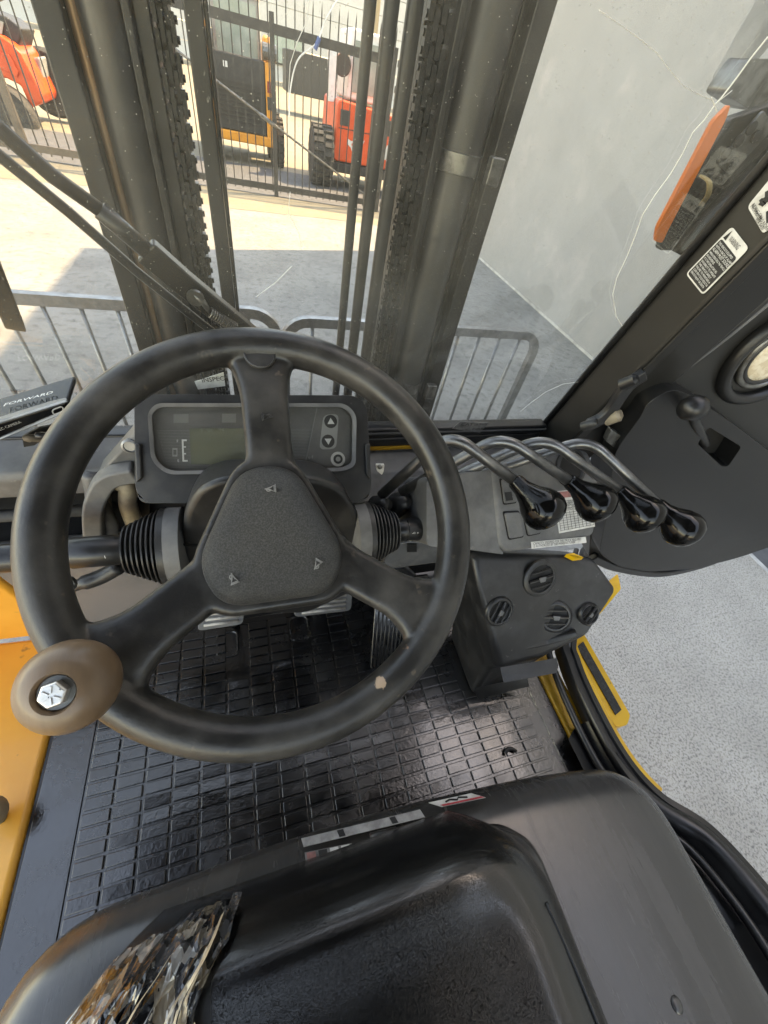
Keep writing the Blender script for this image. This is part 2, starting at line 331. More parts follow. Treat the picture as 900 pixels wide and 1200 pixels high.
# right-hand building wall
wall = thing('building_wall', 'tall grey rendered building wall along the right side', 'wall', (4.2,0,0))
W0 = V((3.35,-14,0)); W1 = V((3.98,7.4,0)); wd = (W1-W0).normalized(); wn = V((wd.y,-wd.x,0))
bm = NB(); prism(bm, [W0, W1, W1+wn*6, W0+wn*6], (0,0,6.9)); add('wall_face', bm, 'wallc', wall, bevel=.02)
bm = NB(); prism(bm, [W0-wn*.03+V((0,0,6.9)), W1-wn*.03+V((0,0,6.9)), W1+wn*6+V((0,0,6.9)), W0+wn*6+V((0,0,6.9))], (0,0,.12)); add('coping', bm, 'joint', wall)
bm = NB(); prism(bm, [W0-wn*.012, W1-wn*.012, W1-wn*.002, W0-wn*.002], (0,0,.03)); add('wall_foot', bm, 'joint', wall)

# fence and gate (plane y ~ 9.35)
FY = 9.35
gate = thing('picket_gate', 'black steel picket gate with diagonal brace across the yard entrance', 'gate', (1.2,FY,0))
bm = NB(); box(bm, (-.008,-.008,.06), (.008,.008,2.28)); lathe(bm, (0,0,2.28), (0,0,1), [(.011,0),(.006,.05),(0,.1)], 4)
p0 = add('picket', bm, 'fence', gate); p0.location = (-1.05,FY,0); 
xs = [-1.05+.132*i for i in range(1,46)]
for x in xs: inst(p0, 'picket', gate, (x,FY,0))
for z, hh in ((.13,.045),(1.99,.055)):
    bm = NB(); box(bm, (-1.2,FY-.03,z-hh), (2.62,FY-.009,z+hh)); add('rail', bm, 'fence', gate)
for z in (1.7,1.99,.13):
    bm = NB(); box(bm, (2.72,FY-.03,z-.04), (5.0,FY-.009,z+.04)); add('rail', bm, 'fence', gate)
for x in (-1.22,.72,2.66):
    bm = NB(); box(bm, (x-.035,FY-.05,0), (x+.035,FY+.03,2.15)); add('post', bm, 'fence', gate, bevel=.006)
bm = NB(); tube(bm, [(-1.2,FY-.06,1.78),(2.6,FY-.06,.16)], .018, 6); add('diagonal_brace', bm, 'metalgrey', gate)
bm = NB(); lathe(bm, (0,0,0), (1,0,-.43), [(.018,-.16),(.03,-.12),(.03,.12),(.018,.16)], 8); o = add('turnbuckle', bm, 'metalgrey', gate); o.location = (.62,FY-.06,1.0)
bm = NB(); tube(bm, spline([(1.72,FY-.05,2.5),(1.5,FY-.06,2.2),(1.38,FY-.07,1.97),(1.1,FY-.06,1.75),(.98,FY-.05,1.4),(.96,FY-.05,1.1)], 6), .012, 6); add('loose_cable', bm, 'mwhite', gate)
bm = NB(); tube(bm, [(1.42,FY-.075,2.03),(1.36,FY-.075,1.9)], .03, 8); add('cable_tie', bm, mat('blue_tie', (.05,.1,.25)), gate)
fen = thing('picket_fence', 'weathered brown picket fence panel with slanted brace left of the mast', 'fence', (-3.2,FY,0))
for i in range(26): inst(p0, 'picket', fen, (-1.35-.14*i,FY+.04,0))
for a, b, hh in (((-6,FY,.15),(-1.26,FY,.14),.05),((-6,FY,2.0),(-1.26,FY,2.0),.045)):
    bm = NB(); box(bm, (a[0],FY-.025,a[2]-hh), (b[0],FY+.025,b[2]+hh)); add('rail', bm, 'fencerust', fen)
bm = NB(); sweep(bm, [(-4.1,FY-.04,.98),(-2.55,FY-.04,1.72)], [(-.03,-.05),(.03,-.05),(.03,.05),(-.03,.05)]); add('slanted_brace', bm, 'fencerust', fen)
for x in (-3.62,-3.05):
    bm = NB(); box(bm, (x-.05,FY-.05,0), (x+.05,FY+.03,2.3)); add('post', bm, 'fencerust', fen, bevel=.006)

# crowd barriers
def barrier(label, x0, x1, y, feet, zt=.965):
    t = thing('crowd_barrier', label, 'barrier', ((x0+x1)/2,y,0), 'crowd control barriers in front of the truck')
    r = .11; h = .017
    pts = [(x0,y,.12),(x0,y,zt-r)]+[(x0+r-r*math.cos(a),y,zt-r+r*math.sin(a)) for a in [rad(15*i) for i in range(1,7)]]
    pts += [(x1-r+r*math.sin(a),y,zt-r+r*math.cos(a)) for a in [rad(15*i) for i in range(0,7)]]+[(x1,y,.12)]
    bm = NB(); sweep(bm, pts, [(-.021,-.017),(.021,-.017),(.021,.017),(-.021,.017)], (0,1,0)); add('frame_tube', bm, 'galv', t, smooth=True, auto=40)
    bm = NB(); tube(bm, [(x0,y,.14),(x1,y,.14)], h, 8); add('bottom_rail', bm, 'galv', t, smooth=True)
    n = max(2, round((x1-x0)/.125)); bm = NB(); tube(bm, [(0,0,.14),(0,0,zt-.01)], .009, 8); b0 = add('bar', bm, 'galv', t, smooth=True)
    for i in range(1, n):
        x = x0+(x1-x0)*i/n
        if i == 1: b0.location = (x,y,0)
        else: inst(b0, 'bar', t, (x,y,0))
    for x in feet:
        bm = NB(); sweep(bm, [(x,y-.25,.012),(x,y-.2,.03),(x,y,.12),(x,y+.2,.03),(x,y+.25,.012)], [(-.02,-.004),(.02,-.004),(.02,.004),(-.02,.004)]); add('foot', bm, 'galv', t)
barrier('galvanised crowd barrier whose end stands nearest the grey wall', .16, 1.56, 1.83, (.36,1.3))
barrier('galvanised crowd barrier running off the left edge behind the wiper', -1.75, .13, 1.84, (-1.5,-.1), .985)

# far background
fb = thing('far_building', 'pale grey low building with boarded wall far beyond the yard', 'building', (20,52,0))
for i in range(9):
    bm = NB(); box(bm, (-45,52+.02*(i%2),.2+1.05*i), (75,52.6,1.22+1.05*i)); add('wall_board', bm, 'farwall', fb)
bm = NB(); prism(bm, [(-46,51.4,9.7),(76,51.4,9.7),(76,60,11.6),(-46,60,11.6)], (0,0,.3)); add('roof', bm, 'mgrey', fb)
for x in (4,12,20.5):
    bm = NB(); box(bm, (x,51.85,1.2), (x+2.6,51.98,3.0)); w = add('window', bm, 'mgrille', fb)
    bm = NB(); box(bm, (x+.12,51.8,1.32), (x+2.48,51.84,2.88)); add('pane', bm, 'cabglass', w)
bm = NB(); box(bm, (6.35,28,0), (7.0,28.5,8)); po = add('timber_post', bm, 'wallwood', None, bevel=.03); tag(po, 'weathered square timber post standing behind the gate', 'post')
tm = thing('timber_pile', 'low pile of timber lying on the sand behind the post', 'timber', (8.8,29,0))
for i in range(6):
    bm = NB(); box(bm, (7.2,28.6+.32*(i%3),.02+.26*(i//3)), (10.6-.2*i,28.85+.32*(i%3),.26+.26*(i//3))); add('plank', bm, 'wallwood', tm, bevel=.01)
st = thing('parked_trailer', 'dark low trailer with a spoked wheel beside the timber post', 'trailer', (4.2,26,0))
bm = NB(); box(bm, (2.6,26,.7), (6.1,28,2.0)); add('bed', bm, 'mgrille', st, bevel=.04)
bm = NB(); tube(bm, [(4.9+.42*math.cos(a),25.9,.95+.42*math.sin(a)) for a in [rad(20*i) for i in range(18)]], .05, 6, True); wh = add('wheel', bm, 'mgrey', st)
for i in range(4):
    bm = NB(); a = rad(45*i); tube(bm, [(4.9-.42*math.cos(a),25.9,.95-.42*math.sin(a)),(4.9+.42*math.cos(a),25.9,.95+.42*math.sin(a))], .025, 5); add('spoke', bm, 'mgrey', wh)

# loaders behind the fence ------------------------------------------------
def tyre(parent, c, r, w, name='wheel', hub='mgrey'):
    bm = NB(); lathe(bm, c, (1,0,0), [(r*.55,-w/2),(r*.9,-w/2),(r,-w*.36),(r,w*.36),(r*.9,w/2),(r*.55,w/2)], 28); t = add(name, bm, 'tyre', parent, auto=40, smooth=True)
    bm = NB()
    for i in range(22):
        a = 2*math.pi*i/22
        for s in (-1,1):
            u = V((0,math.cos(a+.07*s),math.sin(a+.07*s))); q = V((0,-math.sin(a),math.cos(a))); cc = V(c)+u*r+V((s*w*.25,0,0))
            hexa(bm, [cc+V((sx*w*.23,0,0))+q*sq*r*.08+u*h for h in (-.02,.035) for sx, sq in ((-1,-1),(1,-1),(1,1),(-1,1))])
    add('tread', bm, 'tyre', t)
    bm = NB(); lathe(bm, c, (1,0,0), [(0,-w*.42),(r*.2,-w*.42),(r*.54,-w*.3),(r*.54,w*.3),(r*.2,w*.42),(0,w*.42)], 20); add('rim', bm, hub, t)
def loader_a():
    y = 12.0; x0, x1 = -.40, .97
    t = thing('skid_steer_loader', 'orange yellow skid steer loader with black rear grille behind the gate', 'loader', (.4,y+1,0))
    bm = NB(); box(bm, (x0+.12,y+.06,.5), (x1-.12,y+2.2,1.45)); add('body', bm, 'mgrille', t, bevel=.04)
    bm = NB(); box(bm, (x0+.1,y-.02,.52), (x1-.2,y+.05,1.62)); gr = add('rear_door', bm, 'mgrille', t, bevel=.05, seg=3)
    for i in range(9):
        bm = NB(); box(bm, (x0+.2,y-.035,.66+.07*i), (x1-.32,y-.022,.695+.07*i)); add('slat', bm, 'black', gr)
    bm = NB(); box(bm, (x0+.38,y-.034,1.42), (x0+.46,y-.024,1.5)); add('badge', bm, 'mwhite', gr)
    for s, xa in ((-1,x0),(1,x1-.2)):
        bm = NB(); box(bm, (xa,y-.05,.36), (xa+.2,y+.5,1.62)); ps = add('rear_post', bm, 'morange', t, bevel=.03)
        bm = NB(); box(bm, (xa+.03,y-.075,1.2), (xa+.17,y-.052,1.36)); add('tail_light', bm, 'taillight', ps)
        bm = NB(); box(bm, (xa+.02,y-.07,.95), (xa+.18,y-.052,1.14)); add('lamp_recess', bm, 'mgrille', ps)
        bm = NB(); tube(bm, [(xa+.1,y+.05,1.62),(xa+.1,y+.1,1.86),(xa+.1,y+.9,1.9),(xa+.1,y+2.4,1.2)], .085, 8); add('lift_arm', bm, 'morange', t, smooth=True, auto=50)
        bm = NB(); lathe(bm, (xa+.1,y+.02,1.75), (1,0,0), [(.12,-.13),(.12,.13)], 12); add('arm_pivot', bm, 'metalgrey', t)
    bm = NB(); box(bm, (x0,y-.06,.36), (x1,y+.1,.52)); add('rear_bumper', bm, 'morange', t, bevel=.03)
    for s, xa in ((-1,x0-.03),(1,x1+.03)):
        for yy in (.45,1.5): tyre(t, (xa,y+yy,.4), .4, .28)
    bm = NB(); box(bm, (x0+.22,y+.5,1.45), (x1-.22,y+1.9,2.5)); cb = add('cab', bm, 'mgrey', t, bevel=.05)
    bm = NB(); box(bm, (x0+.3,y+.47,1.6), (x1-.3,y+.497,2.3)); add('rear_window', bm, 'cabglass', cb)
    bm = NB(); box(bm, (x0+.2,y+.45,2.36), (x1-.2,y+1.95,2.54)); add('roof', bm, 'mwhite', cb, bevel=.04)
loader_a()
def loader_b():
    y = 11.0; x0, x1 = 2.05, 3.5
    t = thing('compact_loader', 'bright red orange loader with white emblem behind the mast hoses', 'loader', (2.8,y+1,0))
    bm = NB(); prism(bm, roundpoly([(x0,y,.46),(x1,y,.46),(x1-.02,y,1.30),(x0+.04,y,1.38)], .09), (0,1.7,0)); bd = add('body', bm, 'mred', t, bevel=.03)
    bm = NB(); box(bm, (x0+.08,y-.012,.97), (x1-.4,y-.003,.985)); add('panel_gap', bm, 'ink', bd)
    bm = NB(); box(bm, (x0+.1,y-.02,1.02), (x0+.3,y-.003,1.25)); add('tail_light', bm, 'mgrille', bd, bevel=.01)
    bm = NB(); box(bm, (x1-.4,y-.03,1.0), (x1-.12,y-.003,1.24)); add('tail_light', bm, 'mgrille', bd, bevel=.01)
    # white emblem: a head-like badge with ears and two eyes
    def ep(u, v): return (x0+.46+u*.19, y-.008, .74+v*.15)
    bm = NB(); prism(bm, [ep(*q) for q in ((-1.0,.75),(-.55,.5),(0,.62),(.6,.55),(1.0,.85),(.75,.1),(.55,-.2),(.3,-.75),(.05,-1),(-.25,-.75),(-.5,-.2),(-.85,.1))], (0,.004,0)); em = add('emblem', bm, 'mwhite', bd)
    for s in (-.32,.32):
        bm = NB(); prism(bm, [(x0+.46+s*.19-.02,y-.012,.745),(x0+.46+s*.19+.03,y-.012,.76),(x0+.46+s*.19+.01,y-.012,.79),(x0+.46+s*.19-.025,y-.012,.78)], (0,.003,0)); add('emblem_eye', bm, 'mred', em)
    bm = NB(); prism(bm, [(x1-.36,y-.008,.62),(x1-.2,y-.008,.64),(x1-.16,y-.008,.9),(x1-.3,y-.008,.86)], (0,.004,0)); add('stripe', bm, 'mwhite', bd)
    bm = NB(); box(bm, (x0-.02,y-.04,.28), (x1,y+1.6,.44)); add('chassis', bm, 'mgrille', t, bevel=.02)
    tyre(t, (x0-.24,y+.15,.47), .47, .42); tyre(t, (x1+.22,y+.15,.47), .47, .36)
    bm = NB(); tube(bm, [(x0+.02,y+.55,1.3),(x0-.02,y+.6,2.1)], .11, 4); add('lift_tower', bm, 'mwhite', t)
    bm = NB(); tube(bm, [(x0+.02,y+.5,2.0),(x0+.5,y+1.9,1.9)], .1, 4); add('lift_arm', bm, 'mwhite', t)
    bm = NB(); lathe(bm, (x0+.2,y+.6,1.85), (0,1,0), [(.16,-.02),(.18,0),(.16,.02)], 16); add('mirror', bm, 'mgrille', t)
    bm = NB(); box(bm, (x0+.35,y+.7,1.38), (x1-.2,y+1.9,2.35)); cb = add('cab', bm, 'mwhite', t, bevel=.05)
    bm = NB(); box(bm, (x0+.45,y+.67,1.5), (x1-.3,y+.695,2.2)); add('rear_window', bm, 'cabglass', cb)
loader_b()
def loader_c():
    t = thing('orange_loader', 'orange machine with grey wheels at the left edge behind the fence', 'loader', (-4.2,12.3,0))
    y = 11.2
    bm = NB(); prism(bm, [(-4.3161,12,1.2281),(-3.6673,12,1.1444),(-3.5478,12,1.0893),(-3.4439,12,0.9901),(-3.3182,12,0.4862),(-3.3755,12,0.376),(-3.5909,12,0.2736),(-3.6245,12,0.5671),(-3.8037,12,0.6222),(-4.6602,12,0.5602)], (0,1.1,0)); add('body', bm, 'mred', t, bevel=.03)
    bm = NB(); prism(bm, [(-4.2057,11.96,0.9723),(-3.6277,11.96,0.9387),(-3.5622,11.96,0.7477),(-3.6183,11.96,0.6758),(-3.8383,11.96,0.7418),(-4.321,11.96,0.7393)], (0,.03,0)); add('side_panel', bm, 'mred', t, bevel=.01)
    bm = NB(); prism(bm, [(-4.0728,12.3,1.4603),(-3.5512,12.3,1.3763),(-3.3752,12.3,1.2759),(-3.5293,12.3,1.0319),(-4.2729,12.3,1.056)], (0,.8,0)); cb = add('cab', bm, 'mgrille', t, bevel=.03)
    bm = NB(); prism(bm, [(-3.9786,12.25,1.3871),(-3.6163,12.25,1.3072),(-3.7077,12.25,1.1575),(-4.0763,12.25,1.1856)], (0,.03,0)); add('window', bm, 'cabglass', cb)
    for c, r_, m_ in (((-3.9351,11.9,0.1476),.42,'mgrey'),((-3.4233,13.2,0.5659),.5,'mwhite')):
        bm = NB(); lathe(bm, c, (0,1,0), [(r_*.5,-.16),(r_*.9,-.16),(r_,-.1),(r_,.1),(r_*.9,.16),(r_*.5,.16)], 26); w = add('wheel', bm, 'tyre', t, smooth=True, auto=40)
        bm = NB(); lathe(bm, c, (0,1,0), [(0,-.15),(r_*.2,-.16),(r_*.62,-.1),(r_*.62,.1),(0,.12)], 20); add('rim', bm, m_, w)
    bm = NB(); prism(bm, [(-3.5699,12.6,0.876),(-3.3232,12.6,0.9612),(-3.3765,12.6,0.6242),(-3.5724,12.6,0.5465)], (0,.6,0)); add('rear_frame', bm, 'mgrey', t, bevel=.04)
loader_c()

# ================================================================== FORKLIFT
FL = thing('forklift', 'dark forklift operator station with orange bodywork, steering wheel and control levers', 'forklift', (.12,.2,0))
def part(name, bm, m, **k): return add(name, bm, m, FL, **k)
# ---- mast
MY = .92
ZB, ZT = .15, 3.0
def bar(name, x0, x1, y0, y1, m, parent, bev=.003): 
    bm = NB(); box(bm, (x0,y0,ZB), (x1,y1,ZT)); return add(name, bm, m, parent, bevel=bev)
def mround(name, x, y, r, m, parent, seg=20):
    bm = NB(); tube(bm, [(x,y,ZB),(x,y,ZT)], r, seg); return add(name, bm, m, parent, smooth=True, auto=60)
bm = NB(); box(bm, (-.235,.955,ZB), (-.197,1.08,ZT)); mast = part('mast', bm, 'mast', bevel=.004)
bar('outer_flange', -.2345, -.2, .925, .953, 'mast', mast)
mround('rubbed_edge', -.192, .953, .008, 'rust', mast, 12)  # thin rod carries the painted copper highlight
mround('lift_cylinder', -.155, .962, .0345, 'mastgrey', mast, 32)
bar('inner_channel', -.128, -.116, .93, 1.02, 'mast', mast)
bar('inner_channel', -.1155, -.093, .945, 1.05, 'mast', mast)
bar('hose_guard', -.0475, -.022, .925, .95, 'mast', mast)
bar('hose_guard_edge', -.0215, -.0145, .93, .96, 'chain', mast)
def chain(x0, x1, y):
    bm = NB(); n = int((2.6-.5)/.019); w = (x1-x0)/4
    for i in range(n):
        z = .5+.019*i
        for k in range(4):
            if (i+k) % 2: continue
            xa = x0+w*k+.001; jx = random.uniform(-.0012,.0012)
            box(bm, (xa+jx,y,z-.003), (xa+w-.002+jx,y+.018,z+.030))
        tube(bm, [(x0-.002,y+.009,z+.004),(x1+.002,y+.009,z+.004)], .005, 6)
    return add('lift_chain', bm, 'chain', mast)
chain(-.091, -.061, .94); bar('chain_backing', -.09, -.069, .965, .975, 'chain', mast)
for a, b in ((.207,.226),(.238,.262),(.273,.300)):
    mround('hydraulic_hose', (a+b)/2, .93, (b-a)/2, 'mast', mast)
chain(.315, .358, .945); bar('chain_backing', .316, .357, .965, .985, 'chain', mast)
bar('inner_channel', .362, .375, .935, 1.03, 'mast', mast); bar('inner_channel', .3755, .388, .95, 1.05, 'mast', mast)
mround('lift_cylinder', .432, .962, .042, 'mastgrey', mast, 32)
bm = NB(); box(bm, (.477,.955,ZB), (.523,1.08,ZT)); add('outer_channel', bm, 'mast', mast, bevel=.004)
bar('outer_flange', .486, .5225, .925, .953, 'mast', mast)
for z in (1.67,1.18,.95):
    bm = NB(); lathe(bm, (.432,.962,z), (0,0,1), [(.0425,-.016),(.0455,-.015),(.0455,.015),(.0425,.016)], 28); c = add('hose_clamp', bm, 'metalgrey', mast, smooth=True, auto=40)
    bm = NB(); box(bm, (.476,.905,z-.022), (.505,.924,z+.022)); add('clamp_bracket', bm, 'metalgrey', c, bevel=.003)
for z in (.35,2.75):
    bm = NB(); box(bm, (-.2,1.0,z-.06), (.49,1.04,z+.06)); add('crossmember', bm, 'mast', mast, bevel=.005)
for z in (1.86,1.79):
    bm = NB(); tube(bm, spline([(-.236,.93,z+.012),(-.215,.92,z),(-.196,.924,z+.004)], 4), .0025, 6); add('strap_wire', bm, 'dark', mast)

# ---- windscreen
bm = NB()
gl = [(-.78,.5165,1.36),(.556,.5165,1.36),(.556,.318,2.283),(-.78,.318,2.283)]
prism(bm, gl, (0,.004,.0009)); ws = part('windscreen', bm, 'clear')
def crk(px, r=.0007):
    bm = NB(); tube(bm, px, r, 4); add('glass_crack', bm, 'crackm', ws)
crk([(0.4381,0.4145,1.8301),(0.4358,0.4171,1.8179),(0.4352,0.4198,1.8052),(0.4336,0.4224,1.7932),(0.4316,0.4233,1.7889)], 0.00066)
crk([(0.4316,0.4233,1.7889),(0.4319,0.4256,1.7786),(0.4283,0.4276,1.769),(0.4334,0.4309,1.7539),(0.4358,0.4345,1.737),(0.4346,0.4382,1.7198),(0.4364,0.4423,1.7009),(0.4458,0.4463,1.6821),(0.4554,0.4511,1.6596),(0.4634,0.4565,1.6345),(0.4767,0.4611,1.6131),(0.5105,0.4673,1.5845),(0.5363,0.4704,1.5698)], 0.00054)
crk([(0.4256,0.4229,1.7908),(0.406,0.4228,1.7913),(0.3845,0.4224,1.7931),(0.3626,0.4213,1.7984),(0.3413,0.42,1.8042),(0.3137,0.4192,1.8083),(0.2888,0.4185,1.8113),(0.2722,0.4181,1.8131)], 0.00030)
crk([(0.5494,0.4931,1.4643),(0.5138,0.4945,1.458),(0.4905,0.4983,1.4404),(0.4756,0.5039,1.414),(0.4671,0.5085,1.3927)], 0.00036)
crk([(0.4316,0.4233,1.7889),(0.4398,0.4212,1.7991)], 0.00036); crk([(0.4228,0.4227,1.7919),(0.4393,0.4242,1.7851)], 0.00054)
crk([(0.0575,0.4258,1.7775),(0.0558,0.428,1.7672),(0.0502,0.43,1.7579),(0.0457,0.4323,1.7471),(0.0446,0.4356,1.7318)], 0.00030); crk([(0.0467,0.4488,1.6707),(0.0453,0.4523,1.6541),(0.0552,0.4554,1.6396),(0.0582,0.4583,1.6262)], 0.00030)
crk([(0.0114,0.4701,1.5714),(0.0316,0.4665,1.588),(0.0492,0.4624,1.6072)], 0.00030)
bm = NB(); box(bm, (-.78,.505,1.343), (.545,.53,1.3615)); add('lower_gasket', bm, 'black', ws, bevel=.003)
bm = NB(); box(bm, (-.78,.5035,1.352), (.545,.5045,1.355)); add('gasket_lip', bm, 'seal', ws)
# faint printed lines on the glass, low left
GX, GY = V((1,0,0)), V((0,-.215,1)).normalized()
for i, (s, px) in enumerate((("MADE IN JAPAN  SAFETY GLASS  AS-1", (-0.2738,0.4984,1.4351)), ("LAMINATED  M-12", (-0.2689,0.4998,1.4285)), ("DOT 34", (-0.2661,0.5016,1.4203)))):
    text('glass_marking', s, px, (1,.0,-.05), GY, .006, 'ink', ws)

# ---- wiper
bm = NB(); tube(bm, [(-0.1882,0.4751,1.6958),(-0.1694,0.4795,1.6754),(-0.1474,0.4848,1.6505),(-0.1199,0.4895,1.6288)], .0065, 8)
wp = part('wiper', bm, 'black', smooth=True)
bm = NB(); tube(bm, [(-0.1199,0.4895,1.6288),(-0.0906,0.4962,1.5973)], .0085, 8); add('arm_sleeve', bm, 'pillar', wp, smooth=True)
bm = NB(); sweep(bm, [(-0.0919,0.4979,1.5989),(-0.0631,0.5045,1.5684),(-0.0323,0.5108,1.5392),(0.0009,0.5177,1.5071),(0.0412,0.5267,1.465)], [(-.014,-.008),(.014,-.008),(.012,.008),(-.012,.008)], (0,0.9777,0.2102)); add('arm_channel', bm, 'pillar', wp, bevel=.003)
bm = NB(); tube(bm, [(-0.1998,0.4829,1.6783),(-0.1797,0.4874,1.6575),(-0.1473,0.4948,1.6231),(-0.1068,0.5053,1.5744),(-0.0545,0.5171,1.5192),(-0.0311,0.5219,1.4969)], .005, 8); add('link_rod', bm, 'black', wp, smooth=True)
a0 = V((-0.0402,0.4961,1.5409)); a1 = V((-0.0134,0.5002,1.5219)); ad = (a1-a0); AA, AU, AW = frame(ad)
bm = NB(); tube(bm, [a0+ad*(i/96)+(AU*math.cos(i*.785)+AW*math.sin(i*.785))*.0055 for i in range(97)], .0012, 5); add('spring', bm, 'metalgrey', wp, smooth=True)
bm = NB(); tube(bm, [(-0.0543,0.4916,1.5617),(-0.0455,0.4936,1.5527),(-0.0402,0.4961,1.5409)], [.002,.004,.003], 6); add('spring_hook', bm, 'metalgrey', wp, smooth=True)
bm = NB(); lathe(bm, (-0.0526,0.4926,1.5571), (0,0.9777,0.2102), [(.004,-.002),(.009,-.002),(.009,.002),(.004,.002)], 14); add('hook_eye', bm, 'metalgrey', wp)
bm = NB(); sweep(bm, [(-0.2163,0.4733,1.6185),(-0.2208,0.4821,1.5774),(-0.2333,0.4961,1.5125)], [(-.009,-.006),(.009,-.006),(.004,.010),(-.004,.010)], (0,0.9777,0.2102)); add('blade', bm, 'dark', wp, bevel=.002)

# ---- right front pillar
def GLP(x, z, dy=0): return V((x, .514-(z-1.372)*.215-dy, z))
za, zb = 1.22, 2.25
bm = NB(); hexa(bm, [GLP(.55,za,-.012),GLP(.55,za,.07),GLP(.625,za,.085),GLP(.625,za,-.012),GLP(.55,zb,-.012),GLP(.55,zb,.07),GLP(.625,zb,.085),GLP(.625,zb,-.012)])
pil = part('front_pillar', bm, 'pillar', bevel=.006, seg=3)
bm = NB(); tube(bm, [GLP(.5465,za+.14,-.001),GLP(.5465,zb,-.001)], .005, 8); add('glass_seal', bm, 'black', pil, smooth=True)
bm = NB(); hexa(bm, [GLP(.552,za,.071),GLP(.552,za,.074),GLP(.566,za,.077),GLP(.566,za,.074),GLP(.552,zb,.071),GLP(.552,zb,.074),GLP(.566,zb,.077),GLP(.566,zb,.074)]); add('weld_seam', bm, 'pillar', pil, bevel=.001)
# warning label on the pillar : TL, TR, BR, BL  as the text reads
def label(name, q, m, parent, th=(0,0,0), r=.004):
    bm = NB(); prism(bm, roundpoly(q, r, 4), th); return add(name, bm, m, parent)
xl = .5488
q = [(0.5488,0.4196,1.7086),(0.5488,0.3833,1.6966),(0.5488,0.3961,1.6421),(0.5488,0.4361,1.6529)]
wl = label('warning_label', q, 'label', pil, (-.0006,0,0), .005)
q = [V(p)+V((-.0008,0,0)) for p in q]
bm = NB(); prism(bm, roundpoly([quadpt(q,u,v) for u,v in ((.05,.22),(.95,.22),(.95,.97),(.05,.97))], .003, 3), (-.0002,0,0)); add('label_panel', bm, 'ink', wl)
Q = lambda u, v: quadpt(q,u,v)+V((-.0006,0,0))
tx = (Q(1,.5)-Q(0,.5)); ty = (Q(.5,0)-Q(.5,1)); Lw = tx.length; Lh = ty.length
text('label_text', 'WARNING', Q(.27,.12), tx, ty, Lh*.13, 'ink', wl, sx=.52)
bm = NB(); prism(bm, [Q(.08,.19),Q(.22,.19),Q(.15,.03)], (-.0002,0,0)); tri = add('warning_triangle', bm, 'ink', wl)
lines = ["THIS VEHICLE IS EQUIPPED","WITH A BACKUP ALARM","ALARM MUST SOUND!","WHEN OPERATING THIS VEHICLE","IN REVERSE.","IT IS THE OPERATOR'S RE-","SPONSIBILITY TO OPERATE","THIS VEHICLE SAFELY.","FAILURE TO MAINTAIN A","CLEAR VIEW COULD RESULT IN","SERIOUS INJURY OR DEATH."]
v = .28
for i, s in enumerate(lines):
    sz = .082 if i == 2 else .058
    text('label_text', s, Q(.09,v), tx, ty, Lh*sz, 'white', wl, sx=min(1.0, (.84*Lw)/(Lh*sz*.56*len(s))))
    v += .075 if i == 2 else .06
q = [(0.5488,0.4134,1.757),(0.5488,0.3729,1.7413),(0.5488,0.379,1.7108),(0.5488,0.4177,1.7275)]
wl = label('caution_label', q, 'label', pil, (-.0006,0,0), .005)
Q = lambda u, v: quadpt(q,u,v)+V((-.0012,0,0)); tx = Q(1,.5)-Q(0,.5); ty = Q(.5,0)-Q(.5,1)
def figbar(a, b, w): 
    bm = NB(); tube(bm, [Q(*a), Q(*b)], w, 5); add('pictogram', bm, 'ink', wl)
for a, b, w in (((.22,.35),(.42,.5),.0028),((.22,.6),(.4,.62),.002),((.3,.48),(.3,.7),.002),((.62,.62),(.86,.75),.0016),((.5,.3),(.7,.42),.002)): figbar(a, b, w)
for u, v0, s in ((.1,.84,'RIDING ON'),(.1,.89,'PROHIBITED'),(.55,.86,'NO RIDERS'),(.5,.95,'91A 0400')): text('label_text', s, Q(u,v0), tx, ty, .0042, 'ink', wl)

# ---- front lamp seen through the screen (right) and mirror bracket
bm = NB(); prism(bm, roundpoly([(0.8231,0.74,1.6184),(0.8077,0.74,1.6492),(0.798,0.74,1.807),(0.9002,0.74,1.8473),(1.1285,0.74,1.7989),(1.0699,0.74,1.6431)], .006), (0,.02,0)); fl = part('front_lamp', bm, 'lampback', bevel=.004)
bm = NB(); prism(bm, roundpoly([(0.7908,0.735,1.6328),(0.7765,0.735,1.6554),(0.7651,0.735,1.8004),(0.7804,0.735,1.8235),(0.7891,0.735,1.8061),(0.8056,0.735,1.6559),(0.8102,0.735,1.6319)], .006), (0,.008,0)); add('amber_rim', bm, 'amber', fl, bevel=.003)
bm = NB(); prism(bm, roundpoly([(0.8241,0.739,1.7567),(0.8533,0.739,1.8279),(0.9007,0.739,1.8145),(0.8706,0.739,1.744)], .006), (0,-.006,0)); add('cover_plate', bm, 'metalgrey', fl, bevel=.002)
for a in ((0.8251,0.73,1.7695),(0.8358,0.73,1.7875),(0.8461,0.73,1.805),(0.8544,0.73,1.7599),(0.8688,0.73,1.7978)):
    bm = NB(); lathe(bm, a, (0,-1,0), [(.009,0),(.009,.003),(.005,.004)], 12); add('plug', bm, 'ink', fl)
for k in range(3):
    bm = NB(); tube(bm, spline([V((0.7999,0.736,1.7363))+V((.004*k,-.004,0)), V((0.8067,0.715,1.7312))+V((.004*k,0,0)), V((0.8226,0.715,1.7151))+V((.004*k,0,0)), V((0.8457,0.736,1.6983))+V((.004*k,0,0))], 5), .0022, 5); add('wire', bm, 'wire', fl, smooth=True)
